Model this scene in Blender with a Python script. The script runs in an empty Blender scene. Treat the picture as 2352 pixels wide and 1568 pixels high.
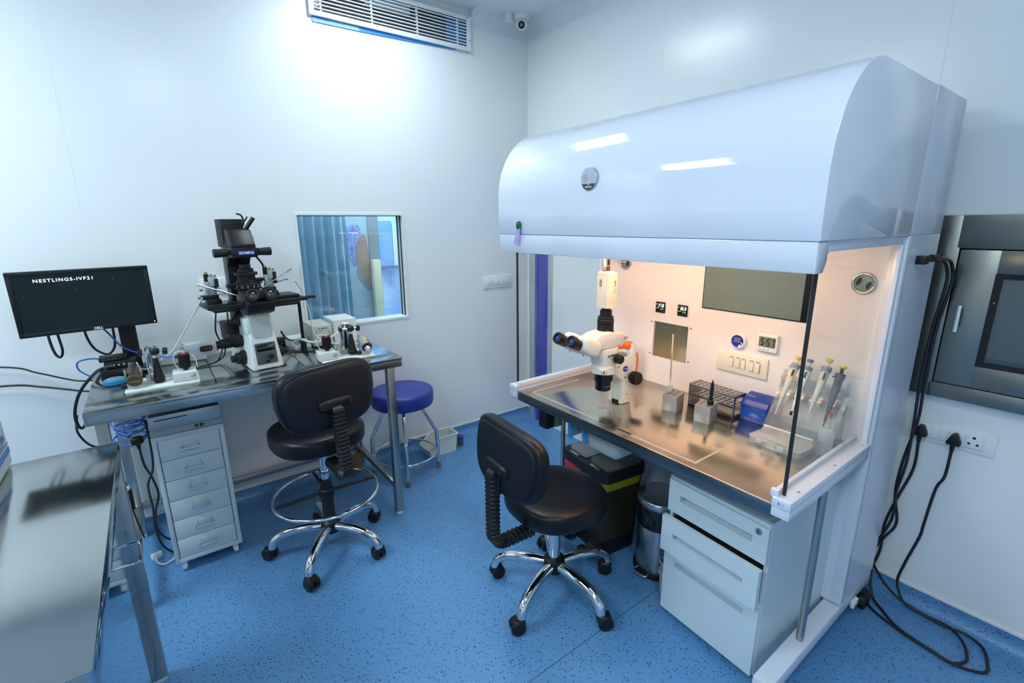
import bpy, bmesh, math, random
from mathutils import Matrix, Vector
random.seed(7)
C = bpy.context.scene.collection
R = math.radians
PI = math.pi

# ------------------------------------------------------------------ camera
F_PX, YAW, PIT, ROL = 1100.0, R(53.25), R(13.98), R(-0.45)
fw = Vector((math.cos(YAW)*math.cos(PIT), math.sin(YAW)*math.cos(PIT), -math.sin(PIT)))
rt = Vector((math.sin(YAW), -math.cos(YAW), 0)); up = rt.cross(fw)
r2 = rt*math.cos(ROL)+up*math.sin(ROL); u2 = up*math.cos(ROL)-rt*math.sin(ROL)
cam = bpy.data.cameras.new('camera'); cam.sensor_width = 36; cam.lens = 36*F_PX/2352
cam.clip_start = .02
co = bpy.data.objects.new('camera', cam); C.objects.link(co)
co.matrix_world = Matrix(((r2.x, u2.x, -fw.x, 0), (r2.y, u2.y, -fw.y, 0), (r2.z, u2.z, -fw.z, 1.6), (0, 0, 0, 1)))
bpy.context.scene.camera = co
# ------------------------------------------------------------------ world, exposure
w = bpy.data.worlds.new('world'); bpy.context.scene.world = w; w.use_nodes = True
w.node_tree.nodes['Background'].inputs[0].default_value = (.55, .75, 1, 1)
w.node_tree.nodes['Background'].inputs[1].default_value = .05
vs = bpy.context.scene.view_settings
vs.view_transform = 'Standard'; vs.look = 'None'; vs.gamma = 1; vs.exposure = 0.42; vs.use_curve_mapping = False
LIGHT_COL = (.82, .955, 1.0); LIGHT_POW = 21.5
CEIL = 2.94
CEILING_LIGHTS = [(1.12, 2.36, .30, .62), (-1.35, 2.05, .60, .90), (.30, -.12, .30, .60), (-1.6, -.3, .60, .60)]
HOOD_COL = (1.0, .60, .34); HOOD_POW = 19.0
NEXT_ROOM_W = 62.0

# ------------------------------------------------------------------ materials
def mat(name, col, rough=.5, metal=0., spec=.5, emit=None, es=1., coat=0., bump=None, var=None, alpha=None, aniso=0):
    m = bpy.data.materials.new(name); m.use_nodes = True
    nt = m.node_tree; b = nt.nodes['Principled BSDF']
    b.inputs['Base Color'].default_value = (*col, 1); b.inputs['Roughness'].default_value = rough
    b.inputs['Metallic'].default_value = metal; b.inputs['Specular IOR Level'].default_value = spec
    b.inputs['Coat Weight'].default_value = coat; b.inputs['Coat Roughness'].default_value = .05
    if aniso: b.inputs['Anisotropic'].default_value = aniso
    if emit: b.inputs['Emission Color'].default_value = (*emit, 1); b.inputs['Emission Strength'].default_value = es
    tc = None
    if bump or var:
        tc = nt.nodes.new('ShaderNodeTexCoord')
    if bump:      # (scale, strength, stretch)
        mp = nt.nodes.new('ShaderNodeMapping'); mp.inputs['Scale'].default_value = bump[2]
        nt.links.new(tc.outputs['Object'], mp.inputs[0])
        n = nt.nodes.new('ShaderNodeTexNoise'); n.inputs['Scale'].default_value = bump[0]; n.inputs['Detail'].default_value = 3
        nt.links.new(mp.outputs[0], n.inputs['Vector'])
        bp = nt.nodes.new('ShaderNodeBump'); bp.inputs['Strength'].default_value = bump[1]; bp.inputs['Distance'].default_value = .002
        nt.links.new(n.outputs[0], bp.inputs['Height']); nt.links.new(bp.outputs[0], b.inputs['Normal'])
    if var:       # (scale, rough_lo, rough_hi)
        n = nt.nodes.new('ShaderNodeTexNoise'); n.inputs['Scale'].default_value = var[0]; n.inputs['Detail'].default_value = 4
        nt.links.new(tc.outputs['Object'], n.inputs['Vector'])
        mr = nt.nodes.new('ShaderNodeMapRange'); mr.inputs['From Min'].default_value = .3; mr.inputs['From Max'].default_value = .7
        mr.inputs['To Min'].default_value = var[1]; mr.inputs['To Max'].default_value = var[2]
        nt.links.new(n.outputs[0], mr.inputs[0]); nt.links.new(mr.outputs[0], b.inputs['Roughness'])
    return m

def glass_mat(name, tint, refl=1.0, rough=0.0, haze=0.0, hazecol=(.8, .85, .88)):
    m = bpy.data.materials.new(name); m.use_nodes = True
    nt = m.node_tree; nt.nodes.clear()
    out = nt.nodes.new('ShaderNodeOutputMaterial'); tr = nt.nodes.new('ShaderNodeBsdfTransparent')
    tr.inputs[0].default_value = (*tint, 1)
    gl = nt.nodes.new('ShaderNodeBsdfGlossy'); gl.inputs['Roughness'].default_value = rough
    fr = nt.nodes.new('ShaderNodeFresnel'); fr.inputs[0].default_value = 1.45
    # a pane reflects alike from both of its faces
    ge = nt.nodes.new('ShaderNodeNewGeometry'); im = nt.nodes.new('ShaderNodeMath'); im.operation = 'MULTIPLY_ADD'
    im.inputs[1].default_value = 1/1.45-1.45; im.inputs[2].default_value = 1.45
    nt.links.new(ge.outputs['Backfacing'], im.inputs[0]); nt.links.new(im.outputs[0], fr.inputs[0])
    mu = nt.nodes.new('ShaderNodeMath'); mu.operation = 'MULTIPLY'; mu.inputs[1].default_value = refl
    nt.links.new(fr.outputs[0], mu.inputs[0])
    mx = nt.nodes.new('ShaderNodeMixShader'); nt.links.new(mu.outputs[0], mx.inputs[0])
    nt.links.new(gl.outputs[0], mx.inputs[2])
    if haze:
        df = nt.nodes.new('ShaderNodeBsdfDiffuse'); df.inputs[0].default_value = (*hazecol, 1)
        m2 = nt.nodes.new('ShaderNodeMixShader'); m2.inputs[0].default_value = haze
        nt.links.new(tr.outputs[0], m2.inputs[1]); nt.links.new(df.outputs[0], m2.inputs[2]); nt.links.new(m2.outputs[0], mx.inputs[1])
    else:
        nt.links.new(tr.outputs[0], mx.inputs[1])
    nt.links.new(mx.outputs[0], out.inputs[0])
    return m

def floor_mat():
    m = mat('blue speckled vinyl', (.10, .30, .62), .34)
    nt = m.node_tree; b = nt.nodes['Principled BSDF']
    tc = nt.nodes.new('ShaderNodeTexCoord')
    base = nt.nodes.new('ShaderNodeTexNoise'); base.inputs['Scale'].default_value = 3
    nt.links.new(tc.outputs['Object'], base.inputs['Vector'])
    cr = nt.nodes.new('ShaderNodeMixRGB'); cr.inputs[1].default_value = (.092, .262, .52, 1); cr.inputs[2].default_value = (.110, .292, .565, 1)
    nt.links.new(base.outputs[0], cr.inputs[0]); last = cr.outputs[0]
    for scale, thr, keep, col in ((150, .29, .55, (.012, .02, .035, 1)), (105, .18, .40, (.05, .03, .02, 1)), (90, .12, .22, (.34, .46, .58, 1))):
        v = nt.nodes.new('ShaderNodeTexVoronoi'); v.inputs['Scale'].default_value = scale
        mp = nt.nodes.new('ShaderNodeMapping'); mp.inputs['Location'].default_value = (scale*.13, scale*.07, 0)
        nt.links.new(tc.outputs['Object'], mp.inputs[0]); nt.links.new(mp.outputs[0], v.inputs['Vector'])
        sp = nt.nodes.new('ShaderNodeSeparateColor'); nt.links.new(v.outputs['Color'], sp.inputs[0])
        # chip size varies per cell
        sz = nt.nodes.new('ShaderNodeMath'); sz.operation = 'MULTIPLY'; sz.inputs[1].default_value = thr*1.4
        nt.links.new(sp.outputs[1], sz.inputs[0])
        lt = nt.nodes.new('ShaderNodeMath'); lt.operation = 'LESS_THAN'
        nt.links.new(v.outputs['Distance'], lt.inputs[0]); nt.links.new(sz.outputs[0], lt.inputs[1])
        kp = nt.nodes.new('ShaderNodeMath'); kp.operation = 'LESS_THAN'; kp.inputs[1].default_value = keep
        nt.links.new(sp.outputs[0], kp.inputs[0])
        an = nt.nodes.new('ShaderNodeMath'); an.operation = 'MULTIPLY'
        nt.links.new(lt.outputs[0], an.inputs[0]); nt.links.new(kp.outputs[0], an.inputs[1])
        mx = nt.nodes.new('ShaderNodeMixRGB'); mx.inputs[2].default_value = col
        nt.links.new(an.outputs[0], mx.inputs[0]); nt.links.new(last, mx.inputs[1]); last = mx.outputs[0]
    nt.links.new(last, b.inputs['Base Color'])
    return m

def reflection_mat():
    m = mat('sky mural', (.25, .5, .8), .6)  # cloudy blue window reflection, painted as colour on the far wall
    nt = m.node_tree; b = nt.nodes['Principled BSDF']; tc = nt.nodes.new('ShaderNodeTexCoord')
    n = nt.nodes.new('ShaderNodeTexNoise'); n.inputs['Scale'].default_value = 3.2; n.inputs['Detail'].default_value = 5
    nt.links.new(tc.outputs['Object'], n.inputs['Vector'])
    r = nt.nodes.new('ShaderNodeValToRGB'); r.color_ramp.elements[0].position = .45; r.color_ramp.elements[0].color = (.15, .35, .66, 1)
    r.color_ramp.elements[1].position = .68; r.color_ramp.elements[1].color = (.42, .56, .70, 1)
    nt.links.new(n.outputs[0], r.inputs[0]); nt.links.new(r.outputs[0], b.inputs['Base Color'])
    return m

def knit_mat():
    m = mat('blue knit print', (.2, .3, .7), .7)
    nt = m.node_tree; b = nt.nodes['Principled BSDF']; tc = nt.nodes.new('ShaderNodeTexCoord')
    n = nt.nodes.new('ShaderNodeTexWave'); n.inputs['Scale'].default_value = 14; n.inputs['Distortion'].default_value = 9; n.inputs['Detail Scale'].default_value = 3
    nt.links.new(tc.outputs['Object'], n.inputs['Vector'])
    r = nt.nodes.new('ShaderNodeValToRGB'); r.color_ramp.elements[0].color = (.16, .22, .52, 1); r.color_ramp.elements[1].color = (.42, .50, .80, 1)
    nt.links.new(n.outputs[0], r.inputs[0]); nt.links.new(r.outputs[0], b.inputs['Base Color'])
    return m

M = {}
M['wall'] = mat('white wall panel', (.82, .845, .855), .24, spec=.5)
M['ceil'] = mat('white ceiling panel', (.74, .80, .84), .4)
M['cove'] = mat('white coving', (.72, .77, .80), .4)
M['joint'] = mat('panel joint', (.72, .76, .78), .5)
M['floor'] = floor_mat()
M['weld'] = mat('vinyl weld seam', (.055, .16, .34), .5)
M['trim'] = mat('off white trim', (.80, .82, .80), .35)
M['alu'] = mat('brushed aluminium', (.62, .68, .70), .38, .75)
M['doorblue'] = mat('blue door paint', (.030, .055, .42), .35)
M['doorwhite'] = mat('white door paint', (.84, .88, .90), .3)
M['white'] = mat('white plastic', (.80, .83, .84), .3)
M['socket'] = mat('white gloss plastic', (.82, .85, .86), .18)
M['bluefilm'] = mat('blue film', (.04, .28, .80), .35)  # plain blue of the film itself, no emission
M['dark'] = mat('dark gap', (.012, .014, .016), .6)
M['mesh'] = mat('dark filter mesh', (.03, .035, .04), .7)
M['steel'] = mat('brushed stainless steel', (.47, .46, .43), .34, 1, var=(5, .24, .36), bump=(30, .015, (1, 18, 18)))
M['passsteel'] = mat('grey satin steel', (.27, .275, .25), .34, 1, var=(3, .28, .40))
M['steelt'] = mat('satin steel top', (.42, .45, .45), .2, 1, var=(4, .18, .22))
M['steelm'] = mat('polished table top', (.46, .49, .49), .13, 1, var=(5, .10, .16))
M['mirror'] = mat('polished steel panel', (.50, .53, .55), .05, 1, bump=(3, .12, (1, 1, 1)))
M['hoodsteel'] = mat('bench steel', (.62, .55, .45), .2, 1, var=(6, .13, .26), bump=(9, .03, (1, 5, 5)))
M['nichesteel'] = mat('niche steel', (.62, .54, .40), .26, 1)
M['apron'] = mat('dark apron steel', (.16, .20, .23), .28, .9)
M['chrome'] = mat('chrome', (.72, .74, .76), .07, 1)
M['chromed'] = mat('dull chrome', (.48, .46, .43), .34, 1)
M['black'] = mat('black plastic', (.007, .0075, .0085), .40, spec=.38)
M['blackg'] = mat('black gloss', (.008, .009, .011), .15)
M['blackm'] = mat('black matte', (.012, .0125, .014), .6, spec=.35)
M['ocular'] = mat('coated lens', (.03, .035, .05), .04, spec=1, coat=1)
M['leather'] = mat('black leatherette', (.006, .007, .009), .36, spec=.32, bump=(180, .10, (1, 1, 1)))
M['fabricback'] = mat('black chair shell', (.005, .008, .013), .55, spec=.3)
M['bluevinyl'] = mat('blue vinyl', (.018, .040, .30), .38, bump=(120, .05, (1, 1, 1)))
M['hood'] = mat('glossy white hood paint', (.75, .79, .90), .09, spec=.55, coat=.5)
M['hoodside'] = mat('white frame paint', (.68, .72, .82), .22)
M['panelin'] = mat('inner white panel', (.82, .80, .80), .3)
M['cabinet'] = mat('light grey cabinet paint', (.62, .70, .72), .35)
M['cabwhite'] = mat('white pedestal paint', (.60, .70, .75), .32)
M['glass'] = glass_mat('clear glass', (.965, .985, .98), .58)
M['glassw'] = glass_mat('window glass', (.93, .97, .98), 1.3)
M['acryl'] = glass_mat('clear acrylic', (.90, .92, .92), 1.0, .03, .10)
M['cloudy'] = glass_mat('cloudy plastic', (.90, .92, .92), 1.0, .12, .25, (.9, .92, .93))
M['cloudyw'] = glass_mat('milky plastic', (.85, .88, .88), .9, .15, .38)
M['screen'] = mat('dark screen', (.005, .009, .010), .25, spec=.25, emit=(.002, .006, .007), es=1)
M['screentext'] = mat('lit text', (.9, .9, .9), .5, emit=(.85, .95, 1), es=.9)
M['greyscreen'] = mat('grey green screen', (.15, .215, .205), .12)
M['lcd'] = mat('grey lcd', (.20, .22, .16), .25)
M['lcdtext'] = mat('lcd digits', (.01, .012, .012), .4)
M['ledw'] = mat('white led digits', (.9, .9, .9), .5, emit=(1, 1, 1), es=1.2)
M['ledg'] = mat('green led digits', (.1, .6, .15), .5, emit=(.08, .8, .15), es=.8)
M['ledy'] = mat('yellow led', (.8, .6, .05), .5, emit=(.9, .7, .05), es=.9)
M['ledr'] = mat('red led', (.8, .05, .03), .5, emit=(.9, .06, .03), es=1)
M['mswhite'] = mat('microscope white', (.66, .72, .70), .3)
M['msgrey'] = mat('microscope light grey', (.42, .47, .46), .35)
M['mspanel'] = mat('microscope dark panel', (.07, .078, .085), .25)
M['cream'] = mat('cream plastic', (.80, .76, .62), .3)
M['scopewhite'] = mat('warm white scope paint', (.76, .75, .68), .28)
M['beige'] = mat('beige box paint', (.56, .57, .47), .45)
M['silver'] = mat('silver paint', (.50, .53, .54), .32, .6)
M['brass'] = mat('brass', (.55, .42, .20), .25, 1)
M['brown'] = mat('brown anodised metal', (.16, .11, .075), .3, .7)
M['wood'] = mat('brown board', (.25, .15, .07), .7)
M['plate'] = mat('white base plate', (.72, .76, .74), .3)
M['olymblue'] = mat('blue badge', (.02, .03, .35), .35)
M['ink'] = mat('dark ink', (.05, .055, .06), .6)
M['inkgrey'] = mat('grey ink', (.28, .30, .31), .6)
M['inkwhite'] = mat('white ink', (.8, .82, .84), .5)
M['inkblue'] = mat('blue ink', (.10, .22, .55), .5)
M['cyan'] = mat('bright blue rubber', (.008, .20, .44), .35)
M['greyplastic'] = mat('grey plastic', (.20, .23, .25), .4)
M['bluecable'] = mat('blue cable', (.03, .16, .62), .4)
M['whitecable'] = mat('white cable', (.72, .74, .72), .4)
M['cable'] = mat('black cable', (.010, .011, .013), .4)
M['clearhose'] = mat('pale hose', (.70, .78, .78), .3)
M['binwhite'] = mat('pale grey bin plastic', (.66, .72, .68), .4)
M['curtain'] = mat('blue curtain cloth', (.32, .55, .68), .8)
M['ivory'] = mat('ivory post paint', (.66, .66, .46), .5)
M['skin'] = mat('brown print', (.38, .26, .20), .7)
M['posterpale'] = mat('pale poster', (.42, .56, .60), .6)
M['bluepatch'] = mat('blue reflection patch', (.12, .30, .52), .6); M['reflection'] = reflection_mat(); M['knit'] = knit_mat()
M['lampglow'] = mat('warm lamp tube', (1, .9, .8), .5, emit=HOOD_COL, es=HOOD_POW)
M['diffuser'] = mat('ceiling light diffuser', (.9, .95, 1), .5, emit=LIGHT_COL, es=LIGHT_POW)
M['diffuser2'] = mat('bright ceiling light diffuser', (.9, .95, 1), .5, emit=LIGHT_COL, es=LIGHT_POW*1.08)
M['badge'] = mat('silver badge print', (.50, .52, .66), .2, .3)
M['green'] = mat('green magnet', (.0, .12, .06), .12)
M['purple'] = mat('purple note paper', (.50, .40, .82), .7)
M['orange'] = mat('orange plastic', (.90, .16, .02), .35)
M['alublock'] = mat('grey anodised block', (.34, .35, .35), .42, .45)
M['blackhole'] = mat('hole', (.10, .085, .07), .5)
M['bluebox'] = mat('translucent blue box', (.010, .075, .42), .25)
M['bluebox2'] = mat('deep blue lid', (.006, .045, .32), .3)
M['thermglass'] = mat('thermometer glass', (.70, .62, .38), .12)
M['pipgrey'] = mat('pipette grey', (.58, .60, .56), .35)
M['pipdark'] = mat('pipette dark grey', (.08, .095, .10), .4)
M['yellow'] = mat('yellow plastic', (.72, .52, .03), .4)
M['yellowbag'] = mat('yellow bag film', (.32, .29, .01), .3)
M['redbag'] = mat('red bag film', (.62, .02, .02), .3)
M['olive'] = mat('dark olive bin body', (.030, .028, .012), .35)
M['lidgrey'] = mat('grey lid', (.26, .29, .285), .38)
M['lidgrey2'] = mat('olive grey lid', (.11, .115, .10), .38)
M['binsteel'] = mat('bin steel', (.50, .51, .50), .28, 1)
M['boxlight'] = mat('light grey housing', (.42, .50, .54), .4)
M['bluetape'] = mat('blue tape', (.03, .26, .62), .5)
M['palebox'] = mat('pale equipment casing', (.62, .66, .64), .4)
M['pedfoot'] = mat('grey rubber', (.16, .155, .155), .6)
M['tape'] = mat('pale tape strip', (.55, .50, .47), .4, .4)
M['goldring'] = mat('warm nickel', (.66, .62, .50), .18, 1)

# ------------------------------------------------------------------ mesh builder
def crom(pts, n=6, closed=False):
    P = [Vector(p) for p in pts]
    if len(P) < 3 or n <= 1: return P
    out = []; N = len(P)
    rng = range(N if closed else N-1)
    for i in rng:
        if closed: p0, p1, p2, p3 = P[(i-1) % N], P[i], P[(i+1) % N], P[(i+2) % N]
        else: p0, p1, p2, p3 = P[max(i-1, 0)], P[i], P[i+1], P[min(i+2, N-1)]
        for k in range(n):
            t = k/n
            out.append(.5*((2*p1)+(p2-p0)*t+(2*p0-5*p1+4*p2-p3)*t*t+(3*p1-p0-3*p2+p3)*t**3))
    if not closed: out.append(P[-1])
    return out

EPS = [0]
def eps():
    EPS[0] = (EPS[0]+1) % 9; return .00005*EPS[0]

class MB:
    def __init__(s, m=None, X=None):
        s.bm = bmesh.new(); s.mats = []; s.m = m; s.X = X or Matrix()
    def slot(s, m):
        m = m or s.m
        if m not in s.mats: s.mats.append(m)
        return s.mats.index(m)
    def merge(s, b2, m=None, X=None):
        k = s.slot(m); T = s.X @ X if X else s.X
        vm = {v: s.bm.verts.new(T @ v.co) for v in b2.verts}
        for f in b2.faces:
            try:
                g = s.bm.faces.new([vm[v] for v in f.verts]); g.material_index = k
            except ValueError: pass
        b2.free(); return s
    def box(s, lo, hi, m=None, b=0, seg=2, X=None, taper=None):
        b2 = bmesh.new(); bmesh.ops.create_cube(b2, size=1); e_ = eps()
        lo = [lo[i]-(e_ if hi[i]-lo[i] > .004 else 0) for i in range(3)]; hi = [hi[i]+(e_ if hi[i]-lo[i] > .004 else 0) for i in range(3)]
        for v in b2.verts:
            q = [lo[i]+(v.co[i]+.5)*(hi[i]-lo[i]) for i in range(3)]
            if taper and v.co.z < 0:
                cx, cy = (lo[0]+hi[0])/2, (lo[1]+hi[1])/2
                q[0] = cx+(q[0]-cx)*taper; q[1] = cy+(q[1]-cy)*taper
            v.co = q
        if b: bmesh.ops.bevel(b2, geom=b2.edges[:], offset=b, segments=seg, affect='EDGES', profile=.5)
        return s.merge(b2, m, X)
    def vbox(s, lo, hi, m=None, b=0, seg=4, X=None, taper=None):
        """box with only its vertical edges rounded"""
        b2 = bmesh.new(); bmesh.ops.create_cube(b2, size=1); e_ = eps()
        lo = [lo[i]-(e_ if hi[i]-lo[i] > .004 else 0) for i in range(3)]; hi = [hi[i]+(e_ if hi[i]-lo[i] > .004 else 0) for i in range(3)]
        for v in b2.verts:
            q = [lo[i]+(v.co[i]+.5)*(hi[i]-lo[i]) for i in range(3)]
            if taper and v.co.z < 0:
                cx, cy = (lo[0]+hi[0])/2, (lo[1]+hi[1])/2
                q[0] = cx+(q[0]-cx)*taper; q[1] = cy+(q[1]-cy)*taper
            v.co = q
        es = [e for e in b2.edges if abs(e.verts[0].co.z-e.verts[1].co.z) > 1e-6]
        if b: bmesh.ops.bevel(b2, geom=es, offset=b, segments=seg, affect='EDGES', profile=.5)
        return s.merge(b2, m, X)
    def lathe(s, prof, c=(0, 0, 0), m=None, n=28, axis=None, caps=True):
        """prof: list of (radius, height) along axis"""
        b2 = bmesh.new(); rings = []
        for r, z in prof:
            if r < 1e-6: rings.append([b2.verts.new((0, 0, z))]*n)
            else: rings.append([b2.verts.new((r*math.cos(2*PI*i/n), r*math.sin(2*PI*i/n), z)) for i in range(n)])
        for a, d in zip(rings, rings[1:]):
            for i in range(n):
                vs_ = [a[i], a[(i+1) % n], d[(i+1) % n], d[i]]; u = []
                for v in vs_:
                    if v not in u: u.append(v)
                if len(u) > 2:
                    try: b2.faces.new(u)
                    except ValueError: pass
        if caps:
            if prof[0][0] > 1e-6: b2.faces.new(rings[0][::-1])
            if prof[-1][0] > 1e-6: b2.faces.new(rings[-1])
        X = Matrix.Translation(c)
        if axis is not None:
            X = X @ Vector((0, 0, 1)).rotation_difference(Vector(axis)).to_matrix().to_4x4()
        return s.merge(b2, m, X)
    def cyl(s, p0, p1, r0, r1=None, m=None, n=24, b=0):
        p0, p1 = Vector(p0), Vector(p1); L = (p1-p0).length; r1 = r0 if r1 is None else r1
        pr = [(r0, 0), (r1, L)] if not b else [(r0-b, 0), (r0, b), (r1, L-b), (r1-b, L)]
        return s.lathe(pr, p0, m, n, p1-p0)
    def tube(s, pts, r, m=None, n=8, k=6, closed=False, cap=True):
        P = crom(pts, k, closed); b2 = bmesh.new(); rings = []; N = len(P); nrm = None
        for i, p in enumerate(P):
            t = (P[(i+1) % N]-P[i-1]) if closed else (P[min(i+1, N-1)]-P[max(i-1, 0)])
            t.normalize()
            if nrm is None:
                nrm = t.orthogonal().normalized()
            else:
                nrm = (nrm-t*nrm.dot(t)).normalized()
            bn = t.cross(nrm)
            rr = r(i/(N-1)) if callable(r) else r
            rings.append([b2.verts.new(p+(nrm*math.cos(2*PI*j/n)+bn*math.sin(2*PI*j/n))*rr) for j in range(n)])
        for i in range(N if closed else N-1):
            a, d = rings[i], rings[(i+1) % N]
            off = 0
            if closed and i == N-1:
                off = min(range(n), key=lambda o: (a[0].co-d[o].co).length)
            for j in range(n):
                b2.faces.new([a[j], a[(j+1) % n], d[(j+1+off) % n], d[(j+off) % n]])
        if cap and not closed: b2.faces.new(rings[0][::-1]); b2.faces.new(rings[-1])
        return s.merge(b2, m)
    def torus(s, c, Rr, r, m=None, N=48, n=10, axis=None):
        b2 = bmesh.new(); rg = []
        for i in range(N):
            a = 2*PI*i/N; d = Vector((math.cos(a), math.sin(a), 0))
            rg.append([b2.verts.new(d*(Rr+r*math.cos(2*PI*j/n))+Vector((0, 0, r*math.sin(2*PI*j/n)))) for j in range(n)])
        for i in range(N):
            for j in range(n):
                b2.faces.new([rg[i][j], rg[(i+1) % N][j], rg[(i+1) % N][(j+1) % n], rg[i][(j+1) % n]])
        X = Matrix.Translation(c)
        if axis is not None: X = X @ Vector((0, 0, 1)).rotation_difference(Vector(axis)).to_matrix().to_4x4()
        return s.merge(b2, m, X)
    def prism(s, poly, ax, a0, a1, m=None, b=0, X=None, seg=2):
        """poly in the two other axes (in xyz order), extruded along ax"""
        def P3(p, a):
            return {'x': (a, p[0], p[1]), 'y': (p[0], a, p[1]), 'z': (p[0], p[1], a)}[ax]
        b2 = bmesh.new()
        v0 = [b2.verts.new(P3(p, a0)) for p in poly]; v1 = [b2.verts.new(P3(p, a1)) for p in poly]
        n = len(poly)
        b2.faces.new(v0[::-1]); b2.faces.new(v1)
        for i in range(n): b2.faces.new([v0[i], v0[(i+1) % n], v1[(i+1) % n], v1[i]])
        bmesh.ops.recalc_face_normals(b2, faces=b2.faces[:])
        if b:
            bmesh.ops.bevel(b2, geom=b2.edges[:], offset=b, segments=seg, affect='EDGES', profile=.5)
        return s.merge(b2, m, X)
    def super(s, c, sx, sy, sz, e1=.5, e2=.5, m=None, nu=40, nv=16, fn=None, X=None):
        """superellipsoid; e1 thickness profile, e2 outline"""
        def pw(v, e): return math.copysign(abs(v)**e, v)
        b2 = bmesh.new(); rings = []
        for i in range(nv+1):
            t = -PI/2+PI*i/nv
            if i in (0, nv):
                p = Vector((0, 0, sz*pw(math.sin(t), e1)))
                if fn: p = fn(p)
                rings.append([b2.verts.new(p)]*nu); continue
            ring = []
            for j in range(nu):
                a = 2*PI*j/nu
                p = Vector((sx*pw(math.cos(t), e1)*pw(math.cos(a), e2), sy*pw(math.cos(t), e1)*pw(math.sin(a), e2), sz*pw(math.sin(t), e1)))
                if fn: p = fn(p)
                ring.append(b2.verts.new(p))
            rings.append(ring)
        for a, d in zip(rings, rings[1:]):
            for i in range(nu):
                u = []
                for v in (a[i], a[(i+1) % nu], d[(i+1) % nu], d[i]):
                    if v not in u: u.append(v)
                if len(u) > 2: b2.faces.new(u)
        T = Matrix.Translation(c)
        return s.merge(b2, m, T @ X if X else T)
    def sweep(s, path, wv, tk, m=None, side=Vector((1, 0, 0)), scale=None):
        """rectangular section swept along a path, width along side"""
        b2 = bmesh.new(); P = [Vector(p) for p in path]; N = len(P); rg = []
        for i, p in enumerate(P):
            t = (P[min(i+1, N-1)]-P[max(i-1, 0)]).normalized(); nn = t.cross(side).normalized()
            q = scale(i) if scale else 1
            a, bb = side*wv/2*q, nn*tk/2*q
            c_ = .35
            rg.append([b2.verts.new(p+v) for v in (a-bb*c_, a+bb*c_, a*.8+bb, -a*.8+bb, -a+bb*c_, -a-bb*c_, -a*.8-bb, a*.8-bb)])
        for x, y in zip(rg, rg[1:]):
            for j in range(8): b2.faces.new([x[j], x[(j+1) % 8], y[(j+1) % 8], y[j]])
        b2.faces.new(rg[0][::-1]); b2.faces.new(rg[-1])
        return s.merge(b2, m)
    def text(s, txt, size, loc, xdir, updir, m=None, ext=.0004, align='CENTER', sx=1.0, bold=0, sp=1.0):
        cu = bpy.data.curves.new('t', 'FONT'); cu.body = txt; cu.size = size; cu.extrude = ext
        cu.align_x = align; cu.align_y = 'CENTER'; cu.resolution_u = 3; cu.offset = bold; cu.space_character = sp
        ob = bpy.data.objects.new('t', cu); C.objects.link(ob)
        dg = bpy.context.evaluated_depsgraph_get(); me = ob.evaluated_get(dg).to_mesh()
        b2 = bmesh.new(); b2.from_mesh(me)
        ob.evaluated_get(dg).to_mesh_clear()
        bpy.data.objects.remove(ob); bpy.data.curves.remove(cu)
        x = Vector(xdir).normalized(); u = Vector(updir).normalized(); u = (u-x*u.dot(x)).normalized(); z = x.cross(u)
        X = Matrix(((x.x*sx, u.x, z.x, loc[0]), (x.y*sx, u.y, z.y, loc[1]), (x.z*sx, u.z, z.z, loc[2]), (0, 0, 0, 1)))
        return s.merge(b2, m, X)
    def digits(s, txt, h, w, loc, xdir, m=None, tk=.14, slant=.10, gap=.35):
        """seven-segment characters standing upright; loc is the centre"""
        seg = {'0': 'abcdef', '3': 'abgcd', '5': 'afgcd', '6': 'afgcde', '7': 'abc', '9': 'abcfgd'}
        x = Vector(xdir).normalized(); z = Vector((0, 0, 1)); n = x.cross(z); T = h*tk
        adv = [w*(1+gap) if c.isdigit() else w*.45 for c in txt]; tot = sum(adv)-w*gap; u = -tot/2
        for c, a in zip(txt, adv):
            rects = {'a': (T*.6, h-T, w-T*.6, h), 'g': (T*.6, h/2-T/2, w-T*.6, h/2+T/2), 'd': (T*.6, 0, w-T*.6, T), 'f': (0, h/2+T*.3, T, h-T*.4), 'b': (w-T, h/2+T*.3, w, h-T*.4), 'e': (0, T*.4, T, h/2-T*.3), 'c': (w-T, T*.4, w, h/2-T*.3)}
            rs = [rects[k] for k in seg[c]] if c in seg else ([(0, h*.25, T, h*.25+T), (0, h*.68, T, h*.68+T)] if c == ':' else [(0, 0, T, T)])
            for (a0, b0, a1, b1) in rs:
                b2 = bmesh.new(); L = Vector(loc)-z*h/2; vv = []
                for d in (0, .0004):
                    for (p, q) in ((a0, b0), (a1, b0), (a1, b1), (a0, b1)): vv.append(b2.verts.new(L+x*(u+p+slant*q)+z*q+n*d))
                for f in ((0, 3, 2, 1), (4, 5, 6, 7), (0, 1, 5, 4), (1, 2, 6, 5), (2, 3, 7, 6), (3, 0, 4, 7)): b2.faces.new([vv[i] for i in f])
                s.merge(b2, m)
            u += a
        return s
    def obj(s, name, parent=None, sharp=38):
        me = bpy.data.meshes.new(name)
        bmesh.ops.recalc_face_normals(s.bm, faces=s.bm.faces[:])
        s.bm.to_mesh(me); s.bm.free()
        for m in s.mats: me.materials.append(m)
        if me.polygons:
            me.shade_smooth(); me.set_sharp_from_angle(angle=R(sharp))
        o = bpy.data.objects.new(name, me); C.objects.link(o)
        if parent: o.parent = parent
        return o

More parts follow.
